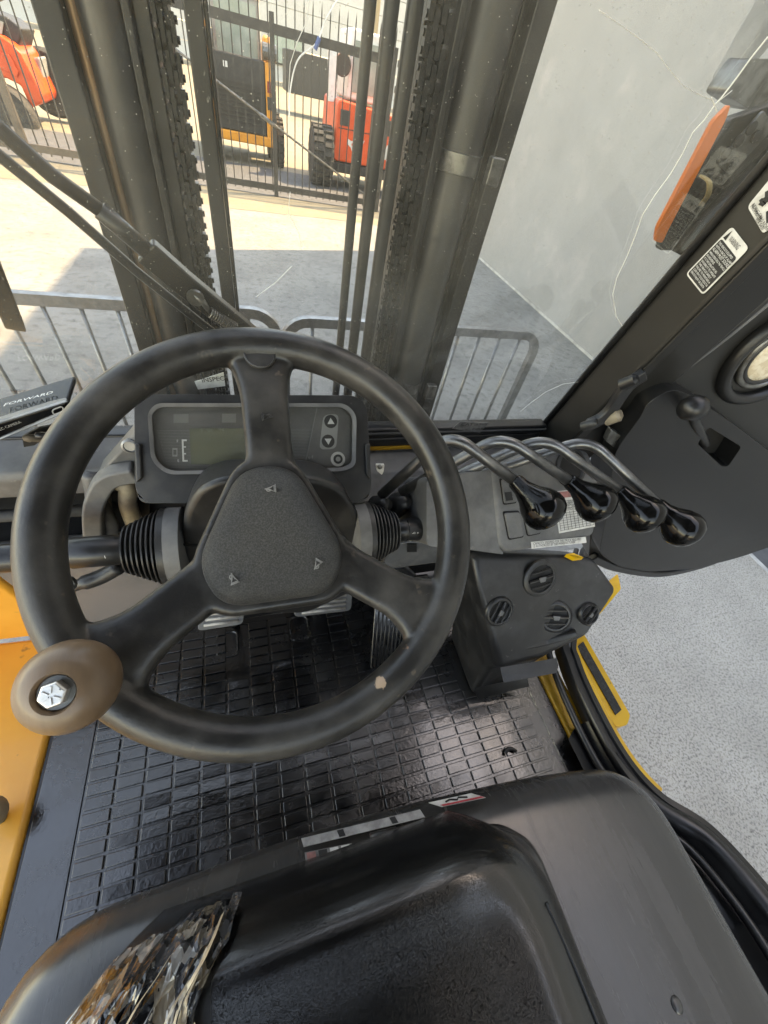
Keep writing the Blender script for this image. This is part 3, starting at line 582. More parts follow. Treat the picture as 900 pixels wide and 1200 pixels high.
for i in range(5):
    for j in range(7):
        c = V((0.8146,0.739,1.6459))+(V((0.8241,0.739,1.7567))-V((0.8146,0.739,1.6459)))*(j/7)+(V((0.8771,0.739,1.6408))-V((0.8146,0.739,1.6459)))*(i/4.5)
        bm = NB(); box(bm, c-V((.004,.004,.006)), c+V((.004,0,.006))); add('rib', bm, 'black', fl)
bm = NB(); lathe(bm, (0.8437,0.735,1.6339), (0,-1,0), [(.008,0),(.008,.006),(.004,.012),(0,.012)], 10); add('bolt', bm, 'metalgrey', fl)
bm = NB(); tube(bm, spline([(0.8413,0.7,1.6229),(0.8524,0.7,1.6779),(0.8796,0.7,1.7326),(0.9242,0.7,1.8008)], 6), .024, 8); add('cable_hose', bm, 'lampback', fl, smooth=True)
bm = NB(); prism(bm, [(0.8833,0.86,1.8585),(0.8854,0.86,1.9333),(0.8912,0.86,2.0165),(0.9399,0.86,2.0265),(0.9333,0.86,1.9235),(0.9096,0.86,1.8672)], (0,.05,0)); mb = part('mirror_bracket', bm, 'mgrey', bevel=.006)
bm = NB(); prism(bm, roundpoly([(0.8663,0.84,1.8419),(0.8777,0.84,1.8868),(1.0342,0.84,1.9098),(1.1608,0.84,1.8663),(0.9481,0.84,1.8328)], .01), (0,.05,0)); add('mirror_housing', bm, 'metalgrey', mb, bevel=.008)

# ---- open right door
DN = V((-0.139,-0.9903,0))
outer = [(0.8165,0.3924,1.0041),(0.7044,0.4082,1.1924),(0.5951,0.4235,1.4186),(0.5717,0.4268,1.5059),(0.5913,0.424,1.5312),(0.6301,0.4186,1.5324),(0.6588,0.4146,1.5945),(0.6838,0.411,1.6554),(0.713,0.4069,1.7388),(0.7515,0.4015,1.8169),(1.9613,0.2317,1.2302),(1.6096,0.2811,1.1259),(1.4473,0.3038,1.0881),(1.3661,0.3152,1.0631),(1.3159,0.3223,1.0294),(1.2444,0.3323,0.9448),(1.1274,0.3488,0.8997),(0.9457,0.3743,0.9422)]
bm = NB(); prism(bm, roundpoly(outer, .02, 3), DN*-.045); door = part('door', bm, 'pillar', bevel=.006)
bm = NB(); sweep(bm, spline([(0.8061,0.3858,1.0278),(0.9149,0.3705,0.9772),(1.0853,0.3466,0.9423),(1.1979,0.3308,0.9855),(1.2679,0.321,1.0658),(1.3947,0.3032,1.1219),(1.5508,0.2812,1.1585)], 5), [(-.012,-.008),(.012,-.008),(.012,.010),(-.012,.010)], DN); add('lower_lip', bm, 'black', door, bevel=.004)
trim = roundpoly([(0.7657,0.3995,1.0908),(0.6899,0.4102,1.2343),(0.5932,0.4238,1.3959),(0.5903,0.4242,1.4702),(0.5828,0.4252,1.4933),(0.6044,0.4222,1.521),(0.6467,0.4162,1.5135),(0.7824,0.3972,1.4671),(0.9995,0.3667,1.3875),(1.4783,0.2995,1.2156),(1.5078,0.2954,1.1955),(1.2849,0.3266,1.1329),(1.2134,0.3367,1.0628),(1.1133,0.3507,1.0137),(0.9798,0.3695,1.0024),(0.8635,0.3858,1.0316)], .03, 4)
hole = roundpoly([(0.7431,0.4027,1.4249),(0.7326,0.4042,1.4609),(0.8411,0.389,1.4248),(0.8596,0.3864,1.378),(0.8458,0.3883,1.3771)], .008, 4)
bm = NB(); plate(bm, [p+DN*.0 for p in trim], [hole], DN*.042); add('door_trim', bm, 'doorp', door, bevel=.02, seg=5)
bm = NB(); prism(bm, [p+DN*.001 for p in hole], DN*.002); add('latch_recess', bm, 'dark', door)
lk = V((0.6168,0.3447,1.511)); lb = V((0.7846,0.3928,1.4136))
bm = NB(); tube(bm, spline([lb, lb+DN*.02, lerp(lb,lk,.6), lk], 5), [.008]*10+[.0065]*6, 10); la = add('latch_lever', bm, 'doorp', door, smooth=True)
bm = NB(); ax = (V((0.6477,0.3454,1.5163))-lk); lathe(bm, lk-ax.normalized()*.0, ax, [(0,-.021),(.009,-.0195),(.0155,-.013),(.0185,-.003),(.0185,.004),(.0155,.013),(.009,.0185),(0,.02)], 20); add('latch_knob', bm, 'doorp', la, smooth=True)
bm = NB(); sweep(bm, [(0.6245,0.4153,1.5312),(0.6558,0.4109,1.5935),(0.6805,0.4075,1.6543),(0.7093,0.4034,1.7375),(0.726,0.4011,1.7807)], [(-.012,-.006),(.012,-.006),(.012,.010),(-.012,.010)], DN); add('window_frame', bm, 'seal', door, bevel=.004)
bm = NB(); tube(bm, spline([(0.6329,0.4142,1.5434),(0.6581,0.4106,1.5988),(0.6804,0.4075,1.6607),(0.7083,0.4036,1.7382)], 3), .012, 8); add('window_seal', bm, 'black', door, smooth=True)
# round speaker in the door
sc_ = V((0.7869,0.3945,1.5704)); DX = V((DN.y,-DN.x,0)); DX = DX if DX.x > 0 else -DX
def ringel(name, R, r, off, m, par, sq=1.0):
    pts = [sc_+DN*off+(DX*math.cos(a)*R+V((0,0,1))*math.sin(a)*R*sq) for a in [2*math.pi*i/48 for i in range(48)]]
    bm = NB(); tube(bm, pts, r, 10, True); return add(name, bm, m, par, smooth=True)
sp = ringel('speaker_surround', .073, .010, .004, 'doorp', door); ringel('speaker_ring', .050, .005, .002, 'metalgrey', sp); ringel('speaker_ring', .043, .004, .002, 'black', sp)
bm = NB(); lathe(bm, sc_, DN, [(.043,-.004),(.043,.002),(.03,.007),(0,.009)], 36); add('speaker_lens', bm, 'lens', sp, smooth=True)
# hinge
bm = NB(); sweep(bm, spline([(0.5144,0.4045,1.4382),(0.5293,0.4024,1.4495),(0.5376,0.4013,1.4697),(0.5366,0.4014,1.4973),(0.5395,0.401,1.5179),(0.5517,0.3993,1.533)], 4), [(-.010,-.006),(.010,-.006),(.010,.006),(-.010,.006)], DN); hg = add('hinge_strap', bm, 'black', door, bevel=.003)
for p, r in (((0.5483,0.3947,1.4629),.011),((0.5148,0.3984,1.446),.008),((0.532,0.396,1.5235),.009)):
    bm = NB(); lathe(bm, p, (.3,-.5,.8), [(r,-.016),(r,.004),(r*.6,.008),(0,.008)], 12); add('hinge_pin', bm, 'beige' if r > .01 else 'black', hg, smooth=True, auto=40)
bm = NB(); prism(bm, [(0.5695,0.4069,1.41),(0.5628,0.4078,1.4346),(0.6005,0.4025,1.4197),(0.5959,0.4032,1.3968)], DN*.012); add('hinge_block', bm, 'metalgrey', hg, bevel=.002)

# ---- dash body
def extr(name, prof, x0, x1, m, parent=None, bev=.004, **k):
    bm = NB(); prism(bm, [(x0,y,z) for y, z in prof], (x1-x0,0,0)); return add(name, bm, m, parent or FL, bevel=bev, **k)
cw = extr('cowl', [(.506,1.342),(.53,1.342),(.56,1.15),(.53,.84),(.515,.84),(.515,1.318),(.503,1.322)], -.45, .54, 'black')
bm = NB(); box(bm, (.1,.4985,1.321), (.3,.5025,1.3265)); add('yellow_edge', bm, 'sillyellow', cw)
extr('dash_ledge', [(.514,1.316),(.514,1.25),(.40,1.21),(.405,1.285),(.44,1.302),(.452,1.312)], .12, .545, 'greyplastic')
bm = NB(); prism(bm, [(0.3439,0.5015,1.3773),(0.4044,0.5015,1.3743),(0.394,0.5015,1.3515),(0.3336,0.5015,1.3628)], (0,-.0008,0)); sk = add('maker_sticker', bm, 'labelgrey', cw)
text('sticker_text', 'CAT', (0.3466,0.4995,1.3721), (1,0,0), (0,0,1), .0085, 'ink', sk, sx=1.5); text('sticker_text', 'Lift Trucks', (0.3745,0.4995,1.3715), (1,0,0), (0,0,1), .006, 'ink', sk)
text('sticker_text', 'WARRANTY', (0.3731,0.4995,1.3613), (1,0,0), (0,0,1), .006, 'ink', sk)
bm = NB(); prism(bm, [(-0.0728,0.5015,1.4489),(-0.0355,0.5015,1.4632),(-0.0359,0.5015,1.4431),(-0.0706,0.5015,1.4376)], (0,-.0008,0)); sk = add('inspection_sticker', bm, 'label', cw)
text('sticker_text', 'INSPECT', (-0.0641,0.4995,1.4515), (1,0,.12), (0,0,1), .009, 'ink', sk)
# screw plate + lever slots
bm = NB(); prism(bm, roundpoly([(0.1627,0.4045,1.3769),(0.1762,0.4045,1.376),(0.1773,0.4045,1.3621),(0.1758,0.4045,1.3551),(0.166,0.4045,1.3647)], .002), (0,-.003,0)); o = part('screw_plate', bm, 'label'); 
bm = NB(); lathe(bm, (0.1687,0.4,1.3738), (0,-1,.2), [(.0035,-.001),(.0035,.002),(0,.003)], 10); add('screw', bm, 'metalgrey', o)

# ---- lever console
co = roundpoly([(0.3556,0.388,1.3702),(0.3962,0.3977,1.3774),(0.4676,0.4103,1.3853),(0.5646,0.4095,1.3774),(0.5918,0.3754,1.34),(0.5859,0.3318,1.2949),(0.5798,0.3011,1.2632),(0.4655,0.2922,1.2622),(0.3821,0.2892,1.2652),(0.3669,0.298,1.2755)], .012, 4)
CNv = V((0.0501,-0.7211,0.691))
bm = NB(); prism(bm, co, CNv*-.12); con = part('lever_console', bm, 'greyplastic', bevel=.008, seg=3)
bm = NB(); prism(bm, roundpoly([(0.2401,0.38,1.3644),(0.3582,0.389,1.3653),(0.3696,0.2983,1.2698),(0.3814,0.2896,1.2598),(0.3195,0.2978,1.2729),(0.235,0.3068,1.2885)], .01), CNv*-.1); add('console_side', bm, 'greyplastic', con, bevel=.006)
for q in ([(0.3716,0.3745,1.355),(0.3954,0.3754,1.3541),(0.4015,0.3487,1.3258),(0.3773,0.3472,1.326)], [(0.3769,0.3364,1.3148),(0.4064,0.3366,1.3129),(0.4144,0.308,1.2825),(0.3861,0.3062,1.2826)], [(0.4152,0.3364,1.312),(0.4441,0.3366,1.3102),(0.4509,0.3106,1.2826),(0.4252,0.3086,1.2823)]):
    bm = NB(); prism(bm, roundpoly(q, .004, 3), CNv*.004); sw = add('switch_blank', bm, 'greyplastic', con, bevel=.0015)
    c = sum((V(p) for p in q), V())/4; q2 = [c+(V(p)-c)*1.12 for p in q]; bm = NB(); prism(bm, roundpoly(q2, .004, 3), CNv*.0012); add('switch_gap', bm, 'dark', con)
bm = NB(); prism(bm, [(0.3762,0.3568,1.3427),(0.3898,0.3576,1.3425),(0.3929,0.3477,1.332),(0.3793,0.347,1.3323)], CNv*.0008); add('switch_rocker', bm, 'ink', con)
bm = NB(); lathe(bm, (0.5196,0.3875,1.3593), CNv, [(.034,0),(.034,.004),(.028,.005),(.026,.001),(0,.001)], 28); add('round_recess', bm, 'plastic', con, smooth=True, auto=40)
bm = NB(); lathe(bm, (0.5186,0.3868,1.36), CNv, [(.025,0),(.025,.0012),(0,.0012)], 24); add('recess_floor', bm, 'dark', con)
q = [(0.4808,0.3588,1.3321),(0.5637,0.362,1.3294),(0.5786,0.3127,1.2769),(0.4936,0.3072,1.2774)]
bm = NB(); prism(bm, q, CNv*.0006); cp = add('capacity_plate', bm, 'label', con)
Q = lambda u, v: quadpt(q,u,v)+CNv*.0014; tx = Q(1,.5)-Q(0,.5); ty = Q(.5,0)-Q(.5,1)
bm = NB(); prism(bm, [Q(.02,.02),Q(.98,.02),Q(.98,.17),Q(.02,.17)], CNv*.0002); add('plate_header', bm, 'redworn', cp)
bm = NB()
for i in range(13):
    v = .24+.058*i; prism(bm, [Q(.04,v),Q(.96,v),Q(.96,v+.007),Q(.04,v+.007)], CNv*.0002)
for i in range(10):
    u = .04+.1022*i; prism(bm, [Q(u,.5),Q(u+.008,.5),Q(u+.008,.95),Q(u,.95)], CNv*.0003)
add('plate_table', bm, 'ink', cp)
for i, s in enumerate(('MODEL   SERIAL NO.','TYPE   LOAD CENTER','CAPACITY   lbs','ATTACHMENT   TIRE SIZE')): text('plate_text', s, Q(.06,.27+.058*i), tx, ty, .0055, 'ink', cp)
q = [(0.4314,0.2994,1.2738),(0.5557,0.3004,1.2657),(0.5578,0.2926,1.2574),(0.433,0.2911,1.2649)]
bm = NB(); prism(bm, q, CNv*.0006); cp = add('notice_label', bm, 'label', con)
Q = lambda u, v: quadpt(q,u,v)+CNv*.0012; tx = Q(1,.5)-Q(0,.5); ty = Q(.5,0)-Q(.5,1)
text('label_text', 'CAPACITY SPECIFIED FOR THE TRUCK REQUIRES', Q(.03,.3), tx, ty, .0062, 'ink', cp, sx=.8); text('label_text', 'IS AUTHORIZED BY THE MANUFACTURER', Q(.03,.7), tx, ty, .0062, 'ink', cp, sx=.8)

# ---- four control levers
B0 = [(0.1867,0.41,1.3007),(0.2207,0.41,1.3034),(0.2578,0.41,1.3038),(0.2888,0.41,1.307)]
B1 = [(0.2526,0.38,1.4494),(0.3376,0.38,1.4422),(0.4159,0.38,1.4365),(0.5058,0.38,1.4299)]
KN = [(0.3683,0.2646,1.4),(0.476,0.2747,1.39),(0.558,0.25,1.38),(0.6225,0.2228,1.37)]
NK = [(0.3412,0.3116,1.412),(0.4398,0.3098,1.405),(0.5287,0.2913,1.395),(0.592,0.2648,1.385)]
for i in range(4):
    a, b, n, k = V(B0[i]), V(B1[i]), V(NK[i]), V(KN[i])
    ab = (b-a).normalized(); nb = (n-b).normalized()
    path = [a, a+(b-a)*.5]+[((b-ab*.035)*(1-t)**2+b*2*t*(1-t)+(b+nb*.035)*t*t) for t in [j/8 for j in range(9)]]+[n]
    bm = NB(); tube(bm, path, [.0085]*10+[.008]*2, 14); lv = part('control_lever', bm, 'lever', smooth=True)
    tag(lv, ('control lever nearest the steering wheel','second control lever from the steering wheel','third control lever from the steering wheel','control lever nearest the door')[i])
    ax = (k-n).normalized(); Lk = (k-n).length*1.42
    bm = NB(); lathe(bm, n-ax*.006, ax, [(.0098,0),(.0115,.003),(.0130,Lk*.20),(.0180,Lk*.36),(.0262,Lk*.52),(.0305,Lk*.68),(.0300,Lk*.80),(.0262,Lk*.91),(.0185,Lk*.99),(.009,Lk*1.035),(0,Lk*1.045)], 28); kn = add('lever_knob', bm, 'gloss', lv, smooth=True)
    # boot of the lever
    bm = NB(); lathe(bm, a-V((.004,.004,.026)), (.22,-.55,.8), [(.021,-.016),(.02,-.008),(.0235,-.004),(.0185,0),(.0215,.005),(.0165,.009),(.0185,.014),(.0125,.022),(.010,.034)], 18); add('lever_boot', bm, 'plastic', lv, smooth=True)

# ---- instrument cluster
IN = V((0,-0.7507,0.6606))
ho = roundpoly([(-0.1382,0.4559,1.4445),(-0.1286,0.4638,1.4534),(0.1342,0.464,1.4536),(0.1522,0.4555,1.4439),(0.154,0.3763,1.354),(0.1424,0.3619,1.3376),(-0.1462,0.377,1.3548),(-0.1492,0.3912,1.3709)], .016, 4)
hi = roundpoly([(-0.124,0.4492,1.4369),(-0.1135,0.4566,1.4452),(0.1201,0.4563,1.4449),(0.1352,0.4462,1.4334),(0.13,0.3986,1.3793),(0.1121,0.3944,1.3745),(-0.112,0.3995,1.3804),(-0.127,0.4112,1.3936)], .01, 4)
bm = NB(); plate(bm, ho, [hi], IN*-.06); ic = part('instrument_cluster', bm, 'plastic', bevel=.005, seg=3)
bm = NB(); plate(bm, [p+IN*.002 for p in roundpoly([(-0.124,0.4492,1.4369),(-0.1135,0.4566,1.4452),(0.1201,0.4563,1.4449),(0.1352,0.4462,1.4334),(0.13,0.3986,1.3793),(0.1121,0.3944,1.3745),(-0.112,0.3995,1.3804),(-0.127,0.4112,1.3936)], .01, 4)], [roundpoly([(-0.1205,0.4479,1.4353),(-0.1112,0.4539,1.4421),(0.1174,0.4532,1.4414),(0.1301,0.4446,1.4316),(0.1252,0.4012,1.3823),(0.1099,0.3977,1.3783),(-0.1097,0.4022,1.3835),(-0.1231,0.4125,1.3951)], .01, 4)], IN*.003); add('bezel_rim', bm, 'greyplastic', ic)
bm = NB(); prism(bm, [p-IN*.012 for p in hi], IN*-.002); face = add('instrument_face', bm, 'instr', ic)
def ipl(name, pts, off, m, par, th=.0005, r=None):
    P = [V(p)+IN*off for p in pts]
    bm = NB(); prism(bm, roundpoly(P, r, 4) if r else P, IN*th); return add(name, bm, m, par)
bm = NB()
for i in range(26):
    t = i/25; a = lerp((-0.1197,0.4442,1.4137), (-0.1134,0.4137,1.379), t); b = lerp((0.0812,0.4428,1.4121), (0.0657,0.4092,1.374), t); prism(bm, [a, b, b+V((0,.0004,.00036)), a+V((0,.0004,.00036))], IN*.0003)
add('face_ribbing', bm, 'ridge', face)
ipl('lcd_screen', [(-0.0822,0.4446,1.4164),(0.0379,0.4429,1.4146),(0.034,0.4107,1.378),(-0.0851,0.4145,1.3823)], 0, 'lcd', face, .0008)
ipl('warning_light_strip', [(-0.1056,0.4591,1.4311),(0.0746,0.4588,1.4308),(0.0733,0.4473,1.4177),(-0.1064,0.4487,1.4192)], 0, 'instr', face)
for i in range(6): ipl('warning_light', [quadpt([(-0.1018,0.4583,1.4303),(0.0686,0.4581,1.43),(0.0675,0.4481,1.4187),(-0.1034,0.4493,1.42)], u, v) for u, v in ((i/6+.02,.1),(i/6+.12,.1),(i/6+.12,.9),(i/6+.02,.9))], .0006, ('ridge','instr')[i%2], face, .0003)
# fuel scale
for pts in ([(-0.0928,0.4365,1.4054),(-0.0908,0.4364,1.4054),(-0.0929,0.4178,1.3842),(-0.0949,0.4179,1.3843)], [(-0.0908,0.4364,1.4054),(-0.0869,0.4364,1.4053),(-0.0871,0.4349,1.4037),(-0.0911,0.435,1.4037)], [(-0.0918,0.4307,1.3989),(-0.0888,0.4307,1.3988),(-0.089,0.4296,1.3976),(-0.092,0.4297,1.3977)], [(-0.0927,0.425,1.3924),(-0.0897,0.425,1.3923),(-0.0899,0.4239,1.3911),(-0.0929,0.424,1.3912)], [(-0.0927,0.4193,1.3859),(-0.0887,0.4192,1.3857),(-0.0889,0.4177,1.3841),(-0.0929,0.4178,1.3842)]): ipl('fuel_scale', pts, .0004, 'white', face, .0003)
for s, p in (('F', (-0.0978,0.4346,1.4043)), ('E', (-0.0996,0.4182,1.3857))): text('fuel_letter', s, p, (1,0,0), (0,.66,.75), .0045, 'white', face, 'CENTER')
bm = NB(); pb = [V(p) for p in [(-0.1046,0.4291,1.3981),(-0.0988,0.4289,1.3979),(-0.1,0.4218,1.3898),(-0.1058,0.422,1.39)]]; pi = [sum(pb, V())/4+(p-sum(pb, V())/4)*.6 for p in pb]; plate(bm, pb, [pi], IN*.0003); add('fuel_pump_icon', bm, 'greyprint', face)
ipl('button_panel', [(0.0819,0.4609,1.4335),(0.1195,0.46,1.4325),(0.1289,0.4529,1.4243),(0.124,0.4111,1.3768),(0.1109,0.4066,1.3717),(0.0583,0.4075,1.3728)], 0, 'instr', face, .0009)
ipl('button_seam', [(0.0819,0.4613,1.4347),(0.0831,0.4613,1.4347),(0.0594,0.4063,1.3722),(0.0582,0.4064,1.3722)], 0, 'ridge', face, .0012)
bu = ipl('button_pair', [(0.0907,0.4545,1.428),(0.1127,0.4551,1.4287),(0.106,0.4228,1.392),(0.0815,0.4226,1.3917)], 0, 'greyprint', face, .0010, .008)
for c, d in (((0.1002,0.4472,1.4216),1),((0.0948,0.4293,1.4011),-1)):
    c = V(c); bm = NB(); lathe(bm, c, IN, [(.0092,0),(.0092,.0006),(0,.0006)], 20); ab_ = add('arrow_button', bm, 'ink', bu)
    up = V((0,.66,.75)); bm = NB(); prism(bm, [c+IN*.0012+V((-.005,0,0))-up*.0035*d, c+IN*.0012+V((.005,0,0))-up*.0035*d, c+IN*.0012+up*.005*d], IN*.0004); add('arrow', bm, 'white', ab_)
c = V((0.1075,0.4129,1.3811)); bm = NB(); lathe(bm, c, IN, [(.0105,0),(.0105,.0008),(0,.0008)], 24); rb = add('round_button', bm, 'label', face)
bm = NB(); lathe(bm, c+IN*.001, IN, [(.0068,0),(.0068,.0006),(0,.0006)], 20); add('button_centre', bm, 'ink', rb); bm = NB(); lathe(bm, c+IN*.0018, IN, [(.0035,0),(.0035,.0006),(0,.0006)], 14); add('button_dot', bm, 'greyprint', rb)
text('panel_mark', 'o F', (0.0651,0.4153,1.3847), (1,0,0), (0,.66,.75), .006, 'greyprint', face)
bm = NB(); prism(bm, [p-IN*.003 for p in hi], IN*.001); add('clear_cover', bm, 'lens_clear', ic)
for sx in (1,-1):
    bm = NB(); pts = [(-0.142,0.4253,1.4096),(-0.1356,0.4251,1.4095),(-0.1388,0.3977,1.3783),(-0.1459,0.3938,1.3739)] if sx == 1 else [(0.1456,0.4191,1.4026),(0.1533,0.419,1.4025),(0.1507,0.3848,1.3636),(0.1446,0.39,1.3695)]
    prism(bm, pts, IN*.006); add('side_clip', bm, 'plastic', ic, bevel=.002)
# ---- column shroud, boots and stalks
cs = roundpoly([(-0.1259,0.335,1.2128),(-0.0911,0.335,1.3795),(-0.0683,0.335,1.4171),(-0.04,0.335,1.4306),(0.0645,0.335,1.4221),(0.098,0.335,1.4012),(0.1243,0.335,1.3514),(0.1581,0.335,1.1322),(0.0604,0.335,1.065),(-0.0699,0.335,1.1115)], .02, 4)
bm = NB(); prism(bm, cs, (0,.07,-.03)); sh_ = part('column_shroud', bm, 'plastic', bevel=.01, seg=3)
bm = NB(); prism(bm, [(-0.1053,0.334,1.3214),(-0.0776,0.334,1.3144),(-0.0782,0.334,1.3108),(-0.106,0.334,1.3179)], (0,-.001,0)); add('shroud_seam', bm, 'dark', sh_)
for q in ([(-0.0473,0.36,1.41),(-0.031,0.36,1.4115),(-0.0342,0.36,1.4003),(-0.0505,0.36,1.3931)], [(0.0582,0.36,1.4046),(0.0736,0.36,1.4019),(0.0765,0.36,1.3876),(0.0606,0.36,1.3953)]):
    bm = NB(); prism(bm, q, (0,-.008,.004)); add('shroud_tab', bm, 'labelgrey', sh_, bevel=.001)
def boot(label_, c0, c1, flip):
    c0, c1 = V(c0), V(c1); ax = (c1-c0); L = ax.length
    prof = [(.03,-.012),(.050,-.012),(.050,.004),(.040,.005)]
    n = 7
    for i in range(n):
        t = i/n; R = .048-.020*t
        prof += [(R-.006,L*(.12+.88*t)),(R,L*(.12+.88*(t+.25/n))),(R,L*(.12+.88*(t+.5/n))),(R-.006,L*(.12+.88*(t+.8/n)))]
    prof += [(.016,L),(0,L)]
    bm = NB(); lathe(bm, c0, ax, prof, 30); b = part('bellows_boot', bm, 'plastic', smooth=True, auto=50); tag(b, label_)
    bm = NB(); lathe(bm, c0, ax, [(.046,-.022),(.0515,-.021),(.0515,-.004),(.046,-.003)], 30); add('boot_collar', bm, 'greyplastic', b, smooth=True, auto=40)
    return b
boot('ribbed rubber boot on the left of the column', (-0.1244,0.345,1.3046), (-0.1723,0.345,1.3063), 1)
boot('ribbed rubber boot on the right of the column', (0.1455,0.345,1.287), (0.1963,0.345,1.2852), -1)
a, b = V((-0.1664,0.345,1.307)), V((-0.2474,0.345,1.3105)); ax = b-a
bm = NB(); lathe(bm, a, ax, [(.012,-.01),(.018,0),(.0185,.012),(.0192,.013),(.0192,.06),(.018,.062),(.0172,.1),(.0165,.135),(0,.137)], 20); ls = part('direction_stalk', bm, 'black', smooth=True, auto=40)
for i in range(3):
    text('stalk_mark', ('I','o','I')[i], a+ax.normalized()*.021+V((0,-.0172,.0085-.0062*i+.001)), (1,0,0), (0,.3,.95), .006, 'white', ls, 'CENTER')
bm = NB(); tube(bm, spline([a+V((.012,-.006,.012)),a+V((.004,-.014,-.004)),a+V((.010,-.012,-.022)),a+V((-.004,-.006,-.03)),a+V((.018,0,-.034))], 5), .0085, 8); add('torn_rubber_wrap', bm, 'plastic', ls, smooth=True)
bm = NB(); tube(bm, spline([(-0.2771,0.37,1.1959),(-0.2585,0.37,1.205),(-0.234,0.375,1.2091),(-0.2073,0.38,1.2223)], 5), [.008]*6+[.011]*10, 10); pb_ = part('tilt_lever', bm, 'plastic', smooth=True)
bm = NB(); lathe(bm, (-0.2479,0.35,1.2441), (-.7,-.6,.2), [(.006,0),(.010,.004),(.010,.010),(.006,.014),(0,.014)], 14); add('tilt_lever_bolt', bm, 'metalgrey', pb_, smooth=True, auto=40)
a, b = V((0.2048,0.345,1.286)), V((0.3485,0.345,1.2749)); ax = b-a
bm = NB(); lathe(bm, a, ax, [(.012,-.012),(.0175,-.002),(.0175,.006),(.0185,.007),(.0185,.05),(.017,.052),(.0155,.1),(0,.103)], 20); rs = part('light_stalk', bm, 'black', smooth=True, auto=40)
for i, s in enumerate(('-O  o','=O  o','OFF o -','<-  ->')):
    text('stalk_mark', s, a+ax.normalized()*.011+V((0,-.0168,.0115-.0066*i)), (1,0,0), (0,.3,.95), .0048, 'white', rs)
bm = NB(); box(bm, V((0.2233,0.4,1.1051))-V((.0,.0,.03)), V((0.3864,0.4,1.1686))+V((0,.05,0))); lp = part('lower_dash_panel', bm, 'greyplastic', bevel=.006)
bm = NB(); q = [(0.2592,0.399,1.167),(0.2799,0.399,1.1632),(0.2868,0.399,1.1358),(0.2654,0.399,1.14)]; prism(bm, q, (0,-.002,0)); add('switch_blank', bm, 'ink', lp)
# linkage clutter under the column on the right
for pts, r in (([(0.2214,0.42,1.0353),(0.2541,0.41,1.0768),(0.3072,0.42,1.0142),(0.3627,0.43,0.9116)],.010),([(0.2661,0.42,0.9561),(0.296,0.41,1.0034),(0.3578,0.42,0.9865)],.007),([(0.2,0.43,1.0657),(0.2395,0.42,1.0448),(0.3254,0.44,0.8607)],.006)):
    bm = NB(); tube(bm, spline(pts, 5), r, 8); part('linkage_rod', bm, 'plastic', smooth=True)

# ---- steering wheel (local frame: X right, Y up the wheel face, Z toward driver)
WO = V((0.0089,0.2118,1.4877)); WXv = V((1,0,0)); WYv = V((0,0.848,0.5299)); WNv = V((0,-0.5299,0.848))
def wl_(x, y, z=0): return WO+WXv*x+WYv*y+WNv*z
bm = NB(); tube(bm, [wl_(.1645*math.cos(a),.1645*math.sin(a)) for a in [2*math.pi*i/96 for i in range(96)]], .0158, 18, True)
def spoke(ang, r0, r1, w0, w1, zz=-.004, cx=0, cy=0):
    d = V((math.cos(ang),math.sin(ang))); s = V((-d.y,d.x)); R = []
    for i in range(13):
        t = i/12; r = r0+(r1-r0)*t; w = w0+(w1-w0)*max(0,(t-.62)/.38)**2+.010*max(0,(.3-t)/.3)**2; z = -.010+(zz+.010)*min(1,t*1.6)
        h = .011
        ring = []
        for j in range(12):
            a = 2*math.pi*j/12; ca, sa = math.cos(a), math.sin(a)
            u = math.copysign(abs(ca)**.5, ca)*w; k = math.copysign(abs(sa)**.6, sa)*h
            ring.append(wl_(cx+d.x*r+s.x*u, cy+d.y*r+s.y*u, z+k))
        R.append(ring)
    rings(bm, R)
spoke(rad(90), .03, .158, .0205, .033); spoke(rad(214.5), .04, .158, .0215, .040); spoke(rad(324), .04, .158, .0200, .040)
hub = roundpoly([(-.026,.062,0),(.020,.062,0),(.062,-.030,0),(.047,-.068,0),(-.055,-.067,0),(-.070,-.026,0)], .030, 6)
R = [[wl_(p.x*k-.002*(1-k), p.y*k, z) for p in hub] for k, z in ((.75,-.045),(.98,-.036),(1.03,-.016),(1.02,-.002),(.98,.003),(.9,.003))]
rings(bm, R)
sw = part('steering_wheel', bm, 'wheel', smooth=True)
r = sw.modifiers.new('remesh','REMESH'); r.mode = 'VOXEL'; r.voxel_size = .0021; r.use_smooth_shade = True
s = sw.modifiers.new('smooth','SMOOTH'); s.factor = .5; s.iterations = 9
padp = roundpoly([(-.026,.053,0),(.019,.053,0),(.056,-.028,0),(.040,-.062,0),(-.048,-.061,0),(-.064,-.024,0)], .030, 7)
cxy = V((-.004,-.008,0))
R = [[wl_(cxy.x+(p.x-cxy.x)*k, cxy.y+(p.y-cxy.y)*k, z) for p in padp] for k, z in ((.985,-.004),(.985,.0035),(.965,.0070),(.90,.0105),(.76,.0138),(.5,.0162),(.22,.0170))]
bm = NB(); rings(bm, R); pad = add('horn_pad', bm, 'pad', sw, smooth=True)
def horn(x, y, z, ang, s, m, par):
    c, sn = math.cos(ang), math.sin(ang)
    def T(u, v): return wl_(x+(u*c-v*sn)*s, y+(u*sn+v*c)*s, z)
    bm = NB(); L_ = [(-.0075,.0),(-.005,.0),(.001,.002),(.006,.0048),(.006,-.0048),(.001,-.002),(-.005,0)]
    tube(bm, [T(*p) for p in L_], .00055, 5); tube(bm, [T(.0078,.006),T(.0078,-.006)], .0005, 5)
    tube(bm, [T(-.002+.003*math.cos(a),-.001+.0028*math.sin(a)) for a in [rad(180+18*i) for i in range(11)]], .0005, 5)
    add('horn_symbol', bm, m, par, smooth=True)
